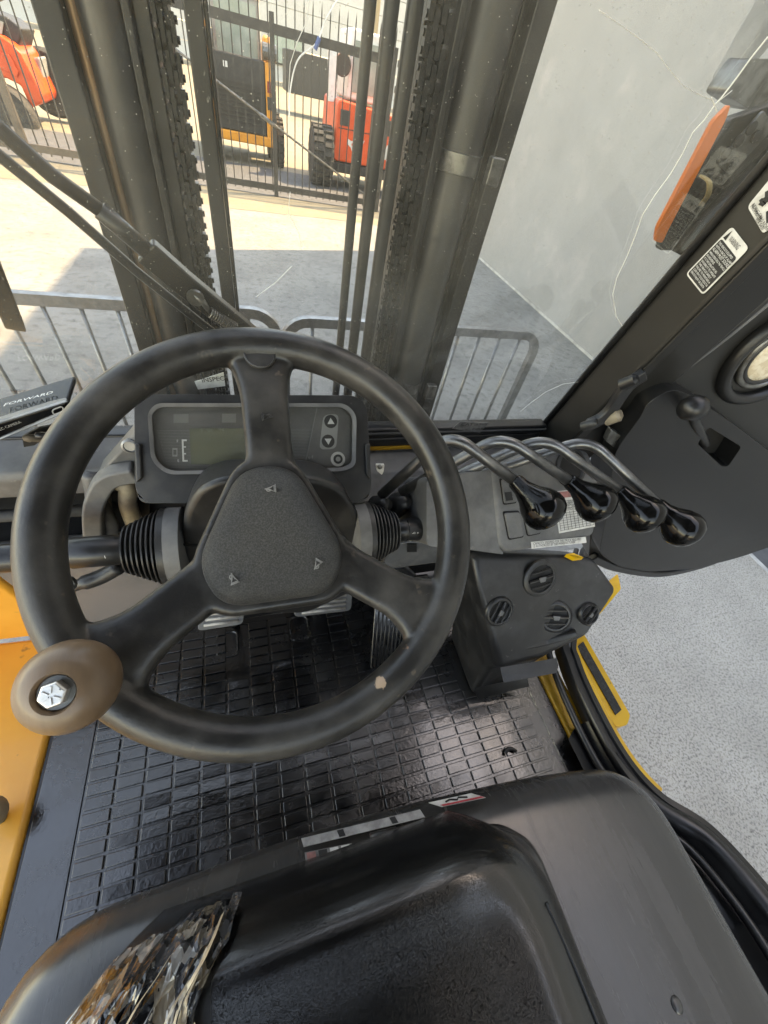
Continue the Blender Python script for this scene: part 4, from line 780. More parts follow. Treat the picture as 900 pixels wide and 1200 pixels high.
horn(-.003,.030,.0160,rad(0),.55,'symbol',pad); horn(-.036,-.038,.0160,rad(-75),.55,'symbol',pad); horn(.028,-.036,.0162,rad(55),.55,'symbol',pad)
horn(.001,.095,.0072,rad(180),.6,'pad',sw)
for x, y in ((.128,-.086),(-.001,.152)):
    bm = NB(); lathe(bm, wl_(x,y,.0048 if y < 0 else .0085), WNv, [(.0135,-.004),(.0135,.0012),(.0126,.0018),(.0120,.0008),(0,.0012)], 28); add('screw_cover', bm, 'wheel', sw, smooth=True, auto=40)
# spinner knob
kx, ky = -.1318, -.0905
bm = NB(); lathe(bm, wl_(kx,ky,0), WNv, [(.010,.012),(.012,.019),(.016,.021),(.0215,.024),(.0258,.031),(.0272,.0385),(.0262,.0465),(.0228,.053),(.0175,.0575),(.0115,.0590),(.0105,.0575),(.0102,.0545),(0,.0545)], 44); kb = add('spinner_knob', bm, 'wood', sw, smooth=True, auto=60)
bm = NB(); lathe(bm, wl_(kx,ky,.0537), WNv, [(.0095,.001),(.0095,.002),(0,.002)], 24); add('washer', bm, 'metalgrey', kb)
bm = NB(); AX, AU, AW = frame(WNv); c = wl_(kx,ky,.0545)
R = [[c+WNv*h+(AU*math.cos(rad(60*j+12))+AW*math.sin(rad(60*j+12)))*rr for j in range(6)] for rr, h in ((.0074,.001),(.0074,.0062),(.0066,.0072))]
rings(bm, R); bolt = add('hex_bolt', bm, 'chrome', kb, bevel=.0005)
bm = NB()
for j in range(6):
    a = rad(60*j+30); u = AU*math.cos(a)+AW*math.sin(a); s = AU*-math.sin(a)+AW*math.cos(a); cc = c+WNv*.0074
    prism(bm, [cc+u*.0012-s*.0003, cc+u*.005-s*.0006, cc+u*.005+s*.0006, cc+u*.0012+s*.0003], WNv*.0005)
add('grade_mark', bm, 'chrome', bolt)
bm = NB(); lathe(bm, wl_(0,0,-.04), -WNv, [(.03,0),(.034,.01),(.034,.07),(.028,.09)], 24); part('steering_column', bm, 'plastic', smooth=True)

# ---- left side of dash: tray, cut-out, ledges
tray = extr('left_dash_tray', [(.53,1.362),(.53,1.30),(.455,1.30),(.448,1.338),(.452,1.348),(.49,1.356)], -.9, -.155, 'greyplastic')
extr('tray_back', [(.52,1.30),(.53,1.30),(.53,1.16),(.52,1.16)], -.9, -.2, 'plastic', tray)
bm = NB(); tube(bm, [(-.9,.46,1.262),(-.215,.46,1.262)], .009, 10); add('tray_bar', bm, 'greyplastic', tray, smooth=True)
bm = NB(); box(bm, (-.9,.46,1.19), (-.21,.52,1.205)); add('tray_floor', bm, 'plastic', tray, bevel=.003)
bm = NB(); tube(bm, spline([(-.9,.448,1.205),(-.3,.448,1.205),(-.245,.448,1.21),(-.225,.448,1.235),(-.222,.448,1.30),(-.215,.45,1.345)], 6), .011, 10); add('tray_lip', bm, 'greyplastic', tray, smooth=True)
bm = NB(); sweep(bm, spline([(-0.2555,0.43,1.1913),(-0.2259,0.43,1.2886),(-0.2033,0.43,1.3338),(-0.1836,0.43,1.354),(-0.1546,0.43,1.3609)], 6), [(-.012,-.010),(.012,-.010),(.012,.012),(-.012,.012)], (0,-1,0)); add('cutout_rim', bm, 'greyplastic', tray, bevel=.004)
bm = NB(); prism(bm, [(-0.2077,0.44,1.3433),(-0.1345,0.44,1.4238),(-0.1533,0.44,1.3515),(-0.1841,0.44,1.3476),(-0.2096,0.44,1.3193),(-0.2291,0.44,1.2776),(-0.241,0.44,1.2791),(-0.2314,0.44,1.3131)], (0,.03,0)); add('cutout_panel', bm, 'greyplastic', tray, bevel=.004)
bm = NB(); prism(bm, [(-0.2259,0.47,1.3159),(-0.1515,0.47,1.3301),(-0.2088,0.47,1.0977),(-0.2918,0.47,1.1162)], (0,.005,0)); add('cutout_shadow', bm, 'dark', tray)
bm = NB(); prism(bm, [(-0.2245,0.45,1.2842),(-0.197,0.45,1.3295),(-0.2392,0.45,1.1835),(-0.2558,0.45,1.1867)], (0,.01,0)); add('inner_bracket', bm, 'beige', tray, bevel=.003)
bm = NB(); tube(bm, spline([(-0.1834,0.44,1.3333),(-0.1738,0.435,1.3292),(-0.1853,0.44,1.2905),(-0.1938,0.45,1.2312)], 5), .012, 10); add('shaft_yoke', bm, 'beige', tray, smooth=True)
bm = NB(); lathe(bm, (-0.1535,0.437,1.3965), (0,-1,.3), [(.0095,-.004),(.0095,.001),(.007,.002),(.0065,0),(0,0)], 20); add('tray_screw', bm, 'galv', tray)
bm = NB(); prism(bm, [(-0.2698,0.462,1.3955),(-0.2489,0.462,1.4075),(-0.2294,0.462,1.4121),(-0.2376,0.462,1.3996),(-0.2635,0.462,1.3821),(-0.2747,0.462,1.3799)], (0,.004,.0)); add('wire_opening', bm, 'dark', tray)
for i in range(4):
    p = V((-0.2619,0.458,1.3958))+V((.012*i,0,.003*(i%2)))
    bm = NB(); tube(bm, spline([p, p+V((.006,-.012,.010)), p+V((.014,-.006,.004)), p+V((.02,.0,-.008))], 4), .0045, 7); add('wire', bm, ('beige','plastic','metalgrey','plastic')[i], tray, smooth=True)
bm = NB(); prism(bm, [(-.9,.452,1.186),(-.212,.452,1.186),(-.212,.458,1.15),(-.9,.458,1.15)], (0,.06,0)); lg = part('lower_ledge', bm, mat('pale_grey_trim', (.2,.2,.2), (.28,.28,.275), .5, .6, ns=30, bump=.2, bs=500), bevel=.003)
# brown-grey kick panel and orange bodywork
bm = NB(); prism(bm, [(-.43,.47,1.15),(.05,.47,1.15),(.05,.50,.84),(-.43,.50,.84)], (0,.02,0)); kp = part('kick_panel', bm, 'brown', bevel=.003)
bm = NB(); hexa(bm, [(-.435,.468,1.149),(-1.0,.468,1.149),(-1.0,.60,1.149),(-.435,.60,1.149),(-.435,.498,.83),(-1.0,.52,.83),(-1.0,.60,.83),(-.435,.60,.83)]); part('orange_cowl_panel', bm, 'orange', bevel=.012, seg=3)
bm = NB(); hexa(bm, [(-.428,-1.0,.60),(-1.0,-1.0,.60),(-1.0,.516,.60),(-.428,.497,.60),(-.428,-1.0,.826),(-1.0,-1.0,.845),(-1.0,.516,.845),(-.428,.497,.826)]); of = part('orange_side_panel', bm, 'orange', bevel=.01, seg=3)
bm = NB(); lathe(bm, (-0.4594,0.1734,0.88), (.3,-.2,1), [(0,-.028),(.014,-.024),(.024,-.010),(.026,.004),(.02,.018),(.01,.025),(0,.026)], 20); pk = part('park_brake_knob', bm, 'palewood', smooth=True)
bm = NB(); tube(bm, [(-0.4594,0.1734,0.88), V((-0.4594,0.1734,0.88))+V((-.01,.0,-.09))], .008, 8); add('knob_shaft', bm, 'metalgrey', pk, smooth=True)

# ---- floor, sill, step, rail
bm = NB(); box(bm, (-.427,-1.0,.70), (.66,.56,.8175)); fp = part('floor_plate', bm, 'black')
bm = NB(); box(bm, (.628,-.3,.8185), (.684,.36,.832)); part('door_sill', bm, 'sillyellow', bevel=.004)
rail = [(0.9968,0.5087,0.87),(0.7431,0.2652,0.87),(0.6992,0.1884,0.87),(0.683,0.0711,0.87),(0.6848,-0.036,0.87),(0.7073,-0.1137,0.88),(0.7537,-0.1772,0.9),(0.7577,-0.2468,0.93),(0.7503,-0.3154,0.95),(0.7425,-0.3905,0.95)]
rp = spline(rail, 8)
bm = NB(); sweep(bm, rp, [(-.030,-.03),(.012,-.03),(.013,.006),(.010,.010),(.002,.010),(.000,.004),(-.012,.003),(-.015,.009),(-.027,.008),(-.030,.002)]); ra = part('door_frame_rail', bm, 'black', smooth=True, auto=50)
bm = NB(); tube(bm, [p+V((-.042,0,-.012)) for p in rp], .008, 10); add('inner_lip', bm, 'black', ra, smooth=True)
bm = NB(); sweep(bm, [p+V((.019,.004,.0)) for p in rp], [(-.005,-.012),(.005,-.012),(.005,.002),(.003,.005),(-.003,.005),(-.005,.002)]); add('rubber_seal', bm, 'seal', ra, smooth=True)
bm = NB(); vl = []
for p in rp:
    if p.y < .06: vl.append((bm.verts.new((min(p.x-.05,.60), p.y-.02, .86)), bm.verts.new(p+V((-.034,0,-.03))), bm.verts.new(p+V((-.020,0,.002)))))
for a_, b_ in zip(vl, vl[1:]):
    bm.faces.new((a_[0],a_[1],b_[1],b_[0])); bm.faces.new((a_[1],a_[2],b_[2],b_[1]))
add('inner_trim', bm, 'black', ra, smooth=True, auto=40)
bm = NB(); lp_ = [p+V((.0,.0,-.004)) for p in rp if p.y < .0]; tube(bm, lp_, [.010+.010*min(1,i/14) for i in range(len(lp_))], 12); add('rail_roll', bm, 'black', ra, smooth=True)
i0 = 21
bm = NB(); lathe(bm, rp[i0]+V((.019,.004,.0)), rp[i0+1]-rp[i0-1], [(.0058,-.003),(.0066,-.002),(.0066,.002),(.0058,.003)], 14); add('seal_joint', bm, 'black', ra)
bm = NB(); lathe(bm, rp[26]+V((-.006,0,.004)), (0,0,1), [(.005,0),(.005,.003),(0,.003)], 12); add('rivet', bm, 'black', ra)
bm = NB(); sweep(bm, [p+V((.034,.006,-.008)) for p in rp[:40]], [(-.008,-.06),(.006,-.06),(.006,.010),(-.008,.010)]); part('yellow_body_edge', bm, 'yellow', bevel=.003)
stp = [(0.85,0.2668,0.8),(0.8415,0.0473,0.8),(0.8151,0.0294,0.8),(0.7822,0.0331,0.8),(0.7769,0.1418,0.8),(0.7806,0.2722,0.8),(0.9432,0.3682,0.8),(1.1115,0.4301,0.8),(1.0817,0.3758,0.8)]
bm = NB(); prism(bm, roundpoly(stp, .008, 3), (0,0,-.04)); sp_ = part('side_step', bm, 'yellow', bevel=.004)
bm = NB(); prism(bm, [(0.8297,0.2442,0.8015),(0.8225,0.0634,0.8015),(0.7975,0.0568,0.8015),(0.8017,0.2346,0.8015)], (0,0,.002)); add('grip_strip', bm, 'grip', sp_)

# ---- heater box
hv = [(0.3756,0.3506,1.18),(0.6089,0.3154,1.17),(0.6608,0.3047,1.165),(0.7131,0.2499,1.12),(0.636,0.1876,1.04),(0.5407,0.1831,0.985),(0.4372,0.1822,0.985),(0.3715,0.295,1.14)]
bk = [(0.435,0.3272,0.825),(0.4289,0.172,0.825)]
bm = NB()
vv = [bm.verts.new(p) for p in hv]                                   # vent face loop
back = [bm.verts.new(p) for p in (V(hv[0])+V((0,.05,-.03)), V(hv[2])+V((-.01,.06,-.05)), V(hv[3])+V((-.02,.06,-.10)), V(hv[4])+V((-.03,.08,-.10)))]
low = [bm.verts.new(p) for p in (bk[0], bk[1], V(hv[6])+V((.0,.015,-.05)), V(hv[5])+V((.0,.015,-.05)))]
floorr = [bm.verts.new(p) for p in (V((.60,.20,.825)), V((.62,.36,.825)))]
bm.faces.new((vv[0],vv[1],vv[7])); bm.faces.new((vv[1],vv[2],vv[3],vv[4])); bm.faces.new((vv[1],vv[4],vv[5])); bm.faces.new((vv[1],vv[5],vv[6])); bm.faces.new((vv[1],vv[6],vv[7]))
bm.faces.new((vv[0],vv[7],vv[6],low[2],low[1],low[0],back[0])); bm.faces.new((vv[0],back[0],back[1],vv[2],vv[1])); bm.faces.new((vv[2],back[1],back[2],vv[3]))
bm.faces.new((vv[3],back[2],back[3],vv[4])); bm.faces.new((vv[6],vv[5],low[3],low[2])); bm.faces.new((vv[5],vv[4],back[3],floorr[0],low[3]))
bm.faces.new((low[2],low[3],floorr[0],low[1])); bm.faces.new((back[3],back[2],back[1],back[0],low[0],floorr[1],floorr[0])); bm.faces.new((low[0],low[1],floorr[0],floorr[1]))
hb = part('heater_box', bm, 'plastic', bevel=.016, seg=4)
bm = NB(); sweep(bm, [(0.4573,0.2094,1.008),(0.5579,0.207,1.012),(0.6103,0.1996,1.05)], [(-.010,-.004),(.010,-.004),(.006,.006),(-.006,.006)], (.1,-.6,.75)); add('face_ridge', bm, 'plastic', hb, bevel=.003, seg=3)
bm = NB(); prism(bm, [(0.4409,0.184,0.988),(0.5781,0.1755,0.99),(0.5682,0.1625,0.985),(0.4406,0.1702,0.982)], (0,-.014,-.006)); add('lower_flange', bm, 'plastic', hb, bevel=.002)
bm = NB(); prism(bm, [(0.4254,0.1824,0.87),(0.5547,0.1737,0.89),(0.5626,0.1608,0.87),(0.4344,0.1655,0.85)], (0,-.004,-.004)); add('bottom_flange', bm, 'plastic', hb, bevel=.002)
def vent(c, n, R, ang, par, outer=True):
    n = V(n).normalized(); AX, u, w = frame(n); c = V(c)
    bm = NB(); lathe(bm, c, n, [(R*1.32,-.002),(R*1.32,.002),(R*1.1,.0055),(R*1.0,.0045),(R*.98,.001)], 32); v = add('air_vent', bm, 'plastic', par, smooth=True, auto=60)
    bm = NB(); lathe(bm, c, n, [(R*.99,.0004),(R*.99,.0012),(0,.0012)], 28); add('vent_throat', bm, 'dark', v)
    d = u*math.cos(ang)+w*math.sin(ang); e = n.cross(d)
    for s in (-.55,0,.55):
        k = math.sqrt(max(0,.93-s*s)); bm = NB(); tube(bm, [c+n*.005+e*s*R-d*k*R, c+n*.0065+e*s*R, c+n*.005+e*s*R+d*k*R], .0028 if s == 0 else .0014, 6); add('vent_slat', bm, 'plastic', v)
    bm = NB(); prism(bm, [c+n*.007+d*R*.28+e*R*.18, c+n*.007-d*R*.28+e*R*.18, c+n*.007-d*R*.2-e*R*.18, c+n*.007+d*R*.2-e*R*.18], n*.003); add('vent_tab', bm, 'greyplastic', v, bevel=.001)
for c, n, R_, a_ in (((.5208,.2953,1.1415),(-.0046,-.8095,.5871),.030,rad(8)),((.4283,.2614,1.0942),(-.0046,-.8095,.5871),.024,rad(62)),
                     ((.570,.2396,1.064),(-.3282,-.7069,.6265),.027,rad(12)),((.6379,.2254,1.0797),(-.0818,-.7192,.69),.019,rad(50))):
    vent(V(c)+V(n)*.002, n, R_, a_, hb)
bm = NB(); prism(bm, [(0.5848,0.3212,1.176),(0.602,0.3209,1.176),(0.6256,0.3108,1.17),(0.5989,0.3091,1.175)], (0,0,-.01)); part('yellow_tag', bm, 'yellow')

# ---- pedals
def pedal(name, quad, label_, ribs, stem):
    q = [V(p) for p in quad]; n = (q[1]-q[0]).cross(q[3]-q[0]).normalized(); n = n if n.z > 0 else -n
    bm = NB(); prism(bm, roundpoly(q, .012, 4), n*-.014); p = part(name, bm, 'greyplastic', bevel=.003); tag(p, label_)
    for i in range(ribs):
        v = .14+.72*i/(ribs-1); bm = NB(); tube(bm, [quadpt(q,.12,v)+n*.001, quadpt(q,.88,v)+n*.001], .0032, 6); add('pedal_rib', bm, 'pedalrib', p, smooth=True)
    if stem:
        c = sum(q, V())/4; bm = NB(); tube(bm, spline([c-n*.012, c-n*.03+V((0,.03,-.04)), V((c.x,c.y+.06,.83))], 4), .010, 8); add('pedal_arm', bm, 'plastic', p, smooth=True)
    return p
pedal('inching_pedal', [(-0.1126,0.42,1.0508),(-0.0481,0.42,1.0454),(-0.0601,0.375,0.984),(-0.1458,0.375,0.9874)], 'ribbed left pedal below the steering wheel hub', 6, True)
pedal('brake_pedal', [(0.0444,0.42,1.033),(0.1739,0.42,1.012),(0.168,0.38,0.9542),(0.0416,0.38,0.9668)], 'ribbed wide pedal in the middle', 6, True)
q = [V(p) for p in [(0.2231,0.3856,0.97),(0.326,0.379,0.97),(0.2927,0.2749,0.86),(0.2019,0.2751,0.85)]]
n = (q[1]-q[0]).cross(q[3]-q[0]).normalized(); n = n if n.z > 0 else -n
bm = NB(); prism(bm, roundpoly(q, .01, 3), n*-.012); ap = part('accelerator_pedal', bm, 'rubber', bevel=.003)
for i in range(9):
    u = .1+.8*i/8; bm = NB(); tube(bm, [quadpt(q,u,.05)+n*.0005, quadpt(q,u,.95)+n*.0005], .0022, 5); add('pedal_rib', bm, 'plastic', ap, smooth=True)
for p in ((-0.1083,0.3905,0.8225), (0.058,0.4004,0.8225)):
    p = V(p); bm = NB(); tube(bm, roundpoly([p+V((-.022,-.01,.002)),p+V((.022,-.01,.002)),p+V((.022,.05,.002)),p+V((-.022,.05,.002))], .014, 4), .003, 6, True); o = part('pedal_slot_rim', bm, 'rubber', smooth=True)

# ---- hood and seat
def sq_ring(x0, x1, y0, y1, r, z, k=8):
    return roundpoly([(x0,y0,z),(x1,y0,z),(x1,y1-.055,z),(.40,y1-.026,z),(.08,y1,z),(x0,y1-.012,z)], [r,r,r+.02,.2,.2,r], k)
bm = NB()
HX0, HX1, HY1, HZ = -.322, .572, .022, 1.088
R = [sq_ring(HX0-.004,HX1+.006,-1.1,HY1+.004,.12,.83)]
for i in range(9):
    a = rad(90*i/8); rr = .055; ins = rr*(1-math.cos(a)); R.append(sq_ring(HX0+ins,HX1-ins,-1.1+ins,HY1-ins,.12-ins*.5,HZ-rr+rr*math.sin(a)))
for k in (.10,.16): R.append(sq_ring(HX0+k,HX1-k,-1.1+k,HY1-k,.07,HZ+.004))
rings(bm, R); hood = part('engine_hood', bm, 'hood', smooth=True)
# raised seat base on the hood, its right edge forms the long crease
bm = NB(); R = []
for k, z in ((-.016,HZ-.004),(-.008,HZ+.016),(0,HZ+.024),(.006,HZ+.026),(.03,HZ+.027)):
    R.append(roundpoly([(-.05+k,-1.0,z),(.318-k,-1.0,z),(.305-k,-.085-k,z),(.262-k,-.052-k,z),(-.05+k,-.052-k,z)], .02, 5))
rings(bm, R); add('seat_plinth', bm, 'hood', hood, smooth=True)
for p in ((0.4147,-0.2491,1.09), (0.4846,-0.2592,1.075)):
    bm = NB(); lathe(bm, p, (.15,0,1), [(.008,0),(.0075,.0025),(.004,.004),(0,.0042)], 18); add('hood_plug', bm, 'hood', hood, smooth=True)
q = [(0.0092,0.0139,1.083),(0.1731,0.0026,1.083),(0.1763,-0.0073,1.0875),(0.0113,0.0046,1.0875)]
bm = NB(); prism(bm, q, (0,.0004,.0012)); hl = add('worn_label', bm, 'hoodlabel', hood)
for u in (.28,.72):
    bm = NB(); prism(bm, [quadpt(q,u,.1)+V((0,.0006,.0016)), quadpt(q,u+.05,.1)+V((0,.0006,.0016)), quadpt(q,u+.05,.9)+V((0,.0006,.0016)), quadpt(q,u,.9)+V((0,.0006,.0016))], (0,0,.0003)); add('label_print', bm, 'ink', hl)
q = [(0.1858,0.0067,1.09),(0.2528,0.0012,1.087),(0.2705,-0.0089,1.0915),(0.2022,-0.0027,1.094)]
bm = NB(); prism(bm, q, (0,.0004,.0012)); hl = add('red_white_label', bm, 'label', hood)
bm = NB(); prism(bm, [quadpt(q,u,v)+V((0,.0006,.0016)) for u, v in ((.04,.7),(.98,.7),(.98,.97),(.04,.97))], (0,0,.0003)); add('label_print', bm, 'red', hl)
bm = NB(); tube(bm, [quadpt(q,u,v)+V((0,.0006,.0018)) for u, v in ((.25,.45),(.4,.25),(.5,.5),(.62,.2),(.75,.45))], .0012, 5); add('label_print', bm, 'ink', hl)
q = [(0.0116,-0.0006,1.089),(0.0715,-0.0072,1.089),(0.0722,-0.0127,1.092),(0.0117,-0.0081,1.092)]
bm = NB(); prism(bm, q, (0,0,.0014)); hl = add('small_label', bm, 'labelgrey', hood)
for i in range(4):
    bm = NB(); prism(bm, [quadpt(q,u,v)+V((0,0,.0018)) for u, v in ((.04+.24*i,.1),(.22+.24*i,.1),(.22+.24*i,.9),(.04+.24*i,.9))], (0,0,.0003)); add('label_print', bm, ('redworn','ink','label','label')[i], hl)
a, b = V((0.0964,-0.0078,1.092)), V((0.168,-0.013,1.092))
bm = NB(); tube(bm, [a, lerp(a,b,.5)], .0045, 8); hr = add('hood_release', bm, 'plastic', hood, smooth=True); bm = NB(); tube(bm, [lerp(a,b,.52), b], .0035, 8); add('release_pin', bm, 'black', hr, smooth=True)
bm = NB(); tube(bm, spline([(.455,.048,.833),(.462,.054,.836),(.472,.053,.836),(.482,.046,.832)], 4), .004, 8); part('floor_hook', bm, 'plastic', smooth=True)

# seat cushion: superelliptic pad with bolsters
def seat_z(u, v):     # u -1..1 across, v 0 front .. 1 back
    e = 1-abs(u)**4.2; f = 1-max(0,1-v/.115)**2.6
    s = .118*min(1, max(0,e))**.42*max(0,f)**.55
    s += .012*math.exp(-((abs(u)-.76)/.15)**2)*min(1,v*5) + .012*math.exp(-((v-.08)/.05)**2)*(1-abs(u)**4) - .010*math.exp(-((v-.62)/.3)**2)*(1-u*u)
    return s
SX0, SX1, SY0, SY1 = -.232, .294, -.008, -.62
nu, nv = 46, 40
bm = NB(); G = []
for j in range(nv+1):
    v = (j/nv)**1.5; row = []
    for i in range(nu+1):
        u = math.sin(-math.pi/2+math.pi*i/nu); hw = (SX1-SX0)/2*(1-.34*max(0,1-v/.2)**2.6)
        row.append(bm.verts.new(((SX0+SX1)/2+u*hw, SY0+(SY1-SY0)*v, HZ+.022+seat_z(u, v))))
    G.append(row)
for j in range(nv):
    for i in range(nu): bm.faces.new((G[j][i], G[j][i+1], G[j+1][i+1], G[j+1][i]))
seat = part('seat_cushion', bm, 'leather', smooth=True, sub=1)
def seam(pts, r=.0022):
    bm = NB(); tube(bm, spline(pts, 6), r, 6); add('seat_seam', bm, 'leather', seat, smooth=True)
def sp3(u, v):
    hw = (SX1-SX0)/2*(1-.34*max(0,1-v/.2)**2.6); return V(((SX0+SX1)/2+u*hw, SY0+(SY1-SY0)*v, HZ+.0225+seat_z(u, v)))
seam([sp3(.83,.16),sp3(.85,.25),sp3(.86,.35),sp3(.86,.5)])
# crumpled clear tape over the torn left front of the cushion
bm = NB(); G = []; random.seed(11); nu, nv = 34, 36
from mathutils import noise as mnoise
def tape_pt(s, t, lift=.0):
    u = max(-.995, -.99+s*(.52+.03*math.sin(t*7)+.03*math.sin(t*23))); v = max(.004, .006+.03*(1-s)+t*.5+.012*mnoise.noise((s*9,1.7,0)))
    p = sp3(u, v)
    h = mnoise.noise((p.x*60,p.y*45,3))*.6+mnoise.noise((p.x*150,p.y*110,9))*.4
    rg = abs(mnoise.noise((p.x*55+p.y*70,p.y*30-p.x*24,5)))
    p.z += .0045+.006*abs(h)+.008*(1-min(1,rg*5))*(.4+.6*s)+lift+.022*max(0,1-t/.12)*max(0,(s-.35)/.65)**1.5; p.x += .003*h; p.y += .002*mnoise.noise((p.x*140,p.y*140,1))
    return p
for j in range(nv+1): G.append([bm.verts.new(tape_pt(i/nu, j/nv)+V((random.uniform(-.0016,.0016),random.uniform(-.0016,.0016),random.uniform(-.001,.0016)))) for i in range(nu+1)])
for j in range(nv):
    for i in range(nu): bm.faces.new((G[j][i], G[j][i+1], G[j+1][i+1], G[j+1][i]))
tp = add('tape_patch', bm, 'tape', seat)
bm = NB(); ct = [(sp3(-.50,v)+V((0,0,.0022)), sp3(-.425+.012*math.sin(v*60),v)+V((0,0,.0018))) for v in [.03+.02*i for i in range(22)]]
vl = [(bm.verts.new(a), bm.verts.new(b)) for a, b in ct]
for i in range(21): bm.faces.new((vl[i][0],vl[i][1],vl[i+1][1],vl[i+1][0]))
add('clear_tape_strip', bm, 'lens_clear', tp)
for k in range(20):      # folded tape edges and torn vinyl ribbons
    edge_ = k < 12
    s0 = random.uniform(.86,1.0) if edge_ else random.uniform(0,.9); t0 = random.uniform(0,.35); L_ = random.uniform(.10,.3); n_ = 9
    ds = random.uniform(-.1,.06) if edge_ else random.uniform(-.45,.1)
    w = random.uniform(.003,.008) if edge_ else random.uniform(.0012,.004)
    bm = NB(); a_ = []; b_ = []
    for q_ in range(n_):
        f = q_/(n_-1); p = tape_pt(min(1,max(0,s0+ds*f)), t0+L_*f, .003+.004*math.sin(f*9+k))
        a_.append(bm.verts.new(p)); b_.append(bm.verts.new(p+V((w*(.5+f*(1-f)*2),w*.4,w*(.3+.5*math.sin(k+f*6))))))
    for q_ in range(n_-1): bm.faces.new((a_[q_],a_[q_+1],b_[q_+1],b_[q_]))
    add('tape_fold', bm, 'tornvinyl' if (edge_ or k % 3 == 0) else 'tapeedge', tp, smooth=True)

# ---- overhead guard (roof bars above the driver)
bm = NB(); 
for x in (-.45,.66):
    box(bm, (x-.03,-1.1,2.24), (x+.03,.34,2.30))
for y in (-1.1,.33):
    box(bm, (-.42,y-.03,2.245), (.63,y+.03,2.295))
og = part('overhead_guard', bm, 'pillar')
bm = NB(); box(bm, (-.70,-1.15,2.302), (.69,.335,2.33)); add('roof_panel', bm, 'pillar', og, bevel=.006)
for i in range(9):
    y = -.98+.145*i; bm = NB(); box(bm, (-.42,y-.034,2.25), (.63,y+.034,2.285)); add('guard_bar', bm, 'pillar', og)
bm = NB(); box(bm, (-.48,-1.13,.85), (-.42,-1.07,2.24)); add('rear_post', bm, 'pillar', og, bevel=.005)
bm = NB(); box(bm, (.63,-1.13,.85), (.69,-1.07,2.24)); add('rear_post', bm, 'pillar', og, bevel=.005)
# chassis, counterweight, wheels and forks (below and behind the driver)
bm = NB(); box(bm, (-.40,-1.5,.28), (.62,.55,.699)); part('chassis', bm, 'orange', bevel=.03)
bm = NB(); R = [roundpoly([(-.42+k,-1.15,z),(.66-k,-1.15,z),(.66-k,-1.75+k,z),(-.42+k,-1.75+k,z)], .12, 4) for k, z in ((.05,.25),(0,.32),(0,.98),(.04,1.05))]
rings(bm, R); part('counterweight', bm, 'orange', smooth=True, auto=40)
for x, y, rr, ww in ((-.42,.78,.34,.2),(.66,.78,.34,.2),(-.38,-1.2,.26,.18),(.62,-1.2,.26,.18)):
    bm = NB(); lathe(bm, (x,y,rr), (1,0,0), [(rr*.55,-ww/2),(rr*.92,-ww/2),(rr,-ww*.38),(rr,ww*.38),(rr*.92,ww/2),(rr*.55,ww/2)], 32); w = part('wheel', bm, 'tyre', smooth=True, auto=40)
    bm = NB(); lathe(bm, (x,y,rr), (1,0,0), [(0,-ww*.3),(rr*.25,-ww*.36),(rr*.54,-ww*.3),(rr*.54,ww*.3),(rr*.25,ww*.36),(0,ww*.3)], 24); add('rim', bm, 'mgrey', w, smooth=True, auto=40)
bm = NB(); box(bm, (-.22,1.085,.12), (.5,1.11,.22)); box(bm, (-.22,1.085,.42), (.5,1.11,.52)); part('fork_carriage', bm, 'mast')
for x in (-.08,.36):
    bm = NB(); box(bm, (x-.05,1.115,.05), (x+.05,1.15,.6)); box(bm, (x-.05,1.15,.05), (x+.05,2.0,.088)); part('fork', bm, 'mast')
# seat back behind the camera (outside the picture, still part of the seat)
bm = NB(); R = [roundpoly([(-.16+k,-.62-.1*t,1.14+.5*t+0),(.28-k,-.62-.1*t,1.14+.5*t),(.28-k,-.74-.1*t,1.14+.5*t),(-.16+k,-.74-.1*t,1.14+.5*t)], .04, 4) for t, k in ((0,.02),(.1,0),(.8,.01),(1,.05))]
rings(bm, R); part('seat_backrest', bm, 'leather', smooth=True, auto=50)

# ---- rubber floor mat: a thing of its own
mt = thing('rubber_floor_mat', 'black rubber floor mat with raised rectangular pads under the pedals', 'floor mat', (.1,.25,.82))
bm = NB(); prism(bm, roundpoly([(-.422,-.06,.8185),(.626,-.06,.8185),(.626,.22,.8185),(.50,.30,.8185),(.50,.47,.8185),(-.40,.47,.8185),(-.419,.40,.8185)], .012, 3), (0,0,.005)); add('mat_sheet', bm, 'rubber', mt, bevel=.0015)
for pts in ([(-.352,-.05,.824),(-.352,.30,.824),(-.34,.455,.824),(.40,.455,.824)],[(.585,-.05,.824),(.585,.19,.824),(.50,.20,.824)]):
    bm = NB(); tube(bm, pts, .0022, 6); add('border_rib', bm, 'rubber', mt)
bm = NB(); pw, ph = .0475, .0218
box(bm, (-pw/2+.0024,-ph/2+.0021,0), (pw/2-.0024,ph/2-.0021,.0048)); pd0 = add('mat_pad', bm, 'rubber', mt, bevel=.0012, seg=2)
cells = []
for r_ in range(23):
    for c_ in range(20):
        x = -.324+pw*c_; y = -.036+ph*r_
        if x > .57 or y > .45: continue
        if y > .185 and x > .41: continue
        if x > .44 and y > .16 and x < .5: continue
        if ((x+.08)**2 < .0011 and .33 < y) or ((x-.08)**2 < .0011 and .40 < y): continue
        cells.append((x, y))
cells.sort(key=lambda c: c[0]**2+c[1]**2+.86)
wrng = random.Random(5)
def place(c): return (c[0]+wrng.uniform(-.0006,.0006), c[1]+wrng.uniform(-.0006,.0006), .8236+wrng.uniform(-.0004,.0003)), (wrng.uniform(-.03,.03), wrng.uniform(-.02,.02), wrng.uniform(-.008,.008))
vis = [c for c in cells if c[1] > -.02]; hid = [c for c in cells if c[1] <= -.02]
main, rest = vis[:300], vis[300:]+hid
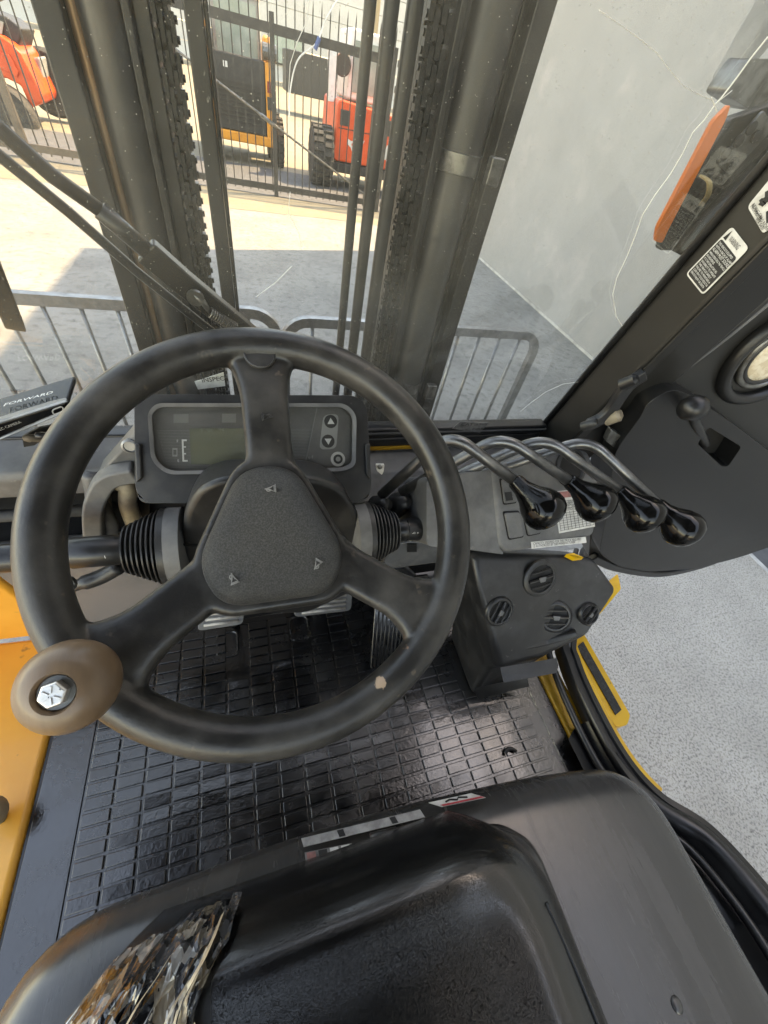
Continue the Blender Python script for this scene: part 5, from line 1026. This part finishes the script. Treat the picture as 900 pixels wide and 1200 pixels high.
for i, c in enumerate(main):
    l, r_ = place(c)
    if i == 0: pd0.location = l; pd0.rotation_euler = r_
    else: inst(pd0, 'mat_pad', mt, l, r_)
if rest:
    bm = NB()
    for c in rest: box(bm, (c[0]-pw/2+.0018,c[1]-ph/2+.0016,.8236), (c[0]+pw/2-.0018,c[1]+ph/2-.0016,.8272))
    o = add('far_mat_pads', bm, 'rubber', mt, bevel=.0012); o['kind'] = 'stuff'

# ---- black boxed device on the left of the dash
bx = thing('device_box', 'black device with grey top lying on the left end of the dash', 'device', (-0.273,0.47,1.4046))
tl, tr, br, bl = [(-0.3168,0.43,1.4166),(-0.2042,0.455,1.4487),(-0.2037,0.452,1.4416),(-0.3293,0.428,1.3911)]
fq = [V(p) for p in [(-0.3151,0.43,1.42),(-0.203,0.455,1.4498),(-0.2054,0.453,1.4398),(-0.3286,0.428,1.3923)]]
bk_ = [V(p) for p in [(-0.3446,0.5,1.4085),(-0.2282,0.5,1.4369)]]
bm = NB(); dn = V((0,.045,.0)); hexa(bm, fq+[p+V((.0,.05,.004)) for p in fq]); add('front', bm, 'gloss', bx, bevel=.003)
topq = [bk_[0], bk_[1], fq[1]+V((0,.002,.0015)), fq[0]+V((0,.002,.0015))]
bm = NB(); prism(bm, topq, (0,0,-.004)); tpp = add('top_panel', bm, mat('device_grey_top', (.16,.16,.155), (.2,.2,.195), .4, .5, ns=20), bx, bevel=.001)
bm = NB(); tube(bm, [fq[0]+V((0,-.001,.001)), fq[1]+V((0,-.001,.001))], .0016, 6); add('edge_trim', bm, 'galv', bx)
bm = NB(); tube(bm, [fq[3]+V((0,-.001,.0)), fq[2]+V((0,-.001,.0))], .0012, 6); add('edge_trim', bm, 'galv', bx)
Q = lambda u, v: quadpt(topq,u,v); tx = Q(1,.6)-Q(0,.6); ty = Q(.5,0)-Q(.5,1)
text('device_text', 'FORWARD', Q(.5,.62)+V((0,-.001,.007)), tx, ty, .0105, 'white', tpp)
Q = lambda u, v: quadpt(fq,u,v)+V((0,-.0035,0)); tx = Q(1,.5)-Q(0,.5); ty = Q(.5,0)-Q(.5,1)
text('device_text', 'REC CAMERA', Q(.4,.35), tx, ty, .0042, 'greyprint', bx)
ic_ = roundpoly([Q(.87,.25),Q(.96,.2),Q(.97,.75),Q(.93,.8),Q(.88,.75)], .003, 3); bm = NB(); tube(bm, ic_, .0007, 5, True); add('device_icon', bm, 'greyprint', bx)
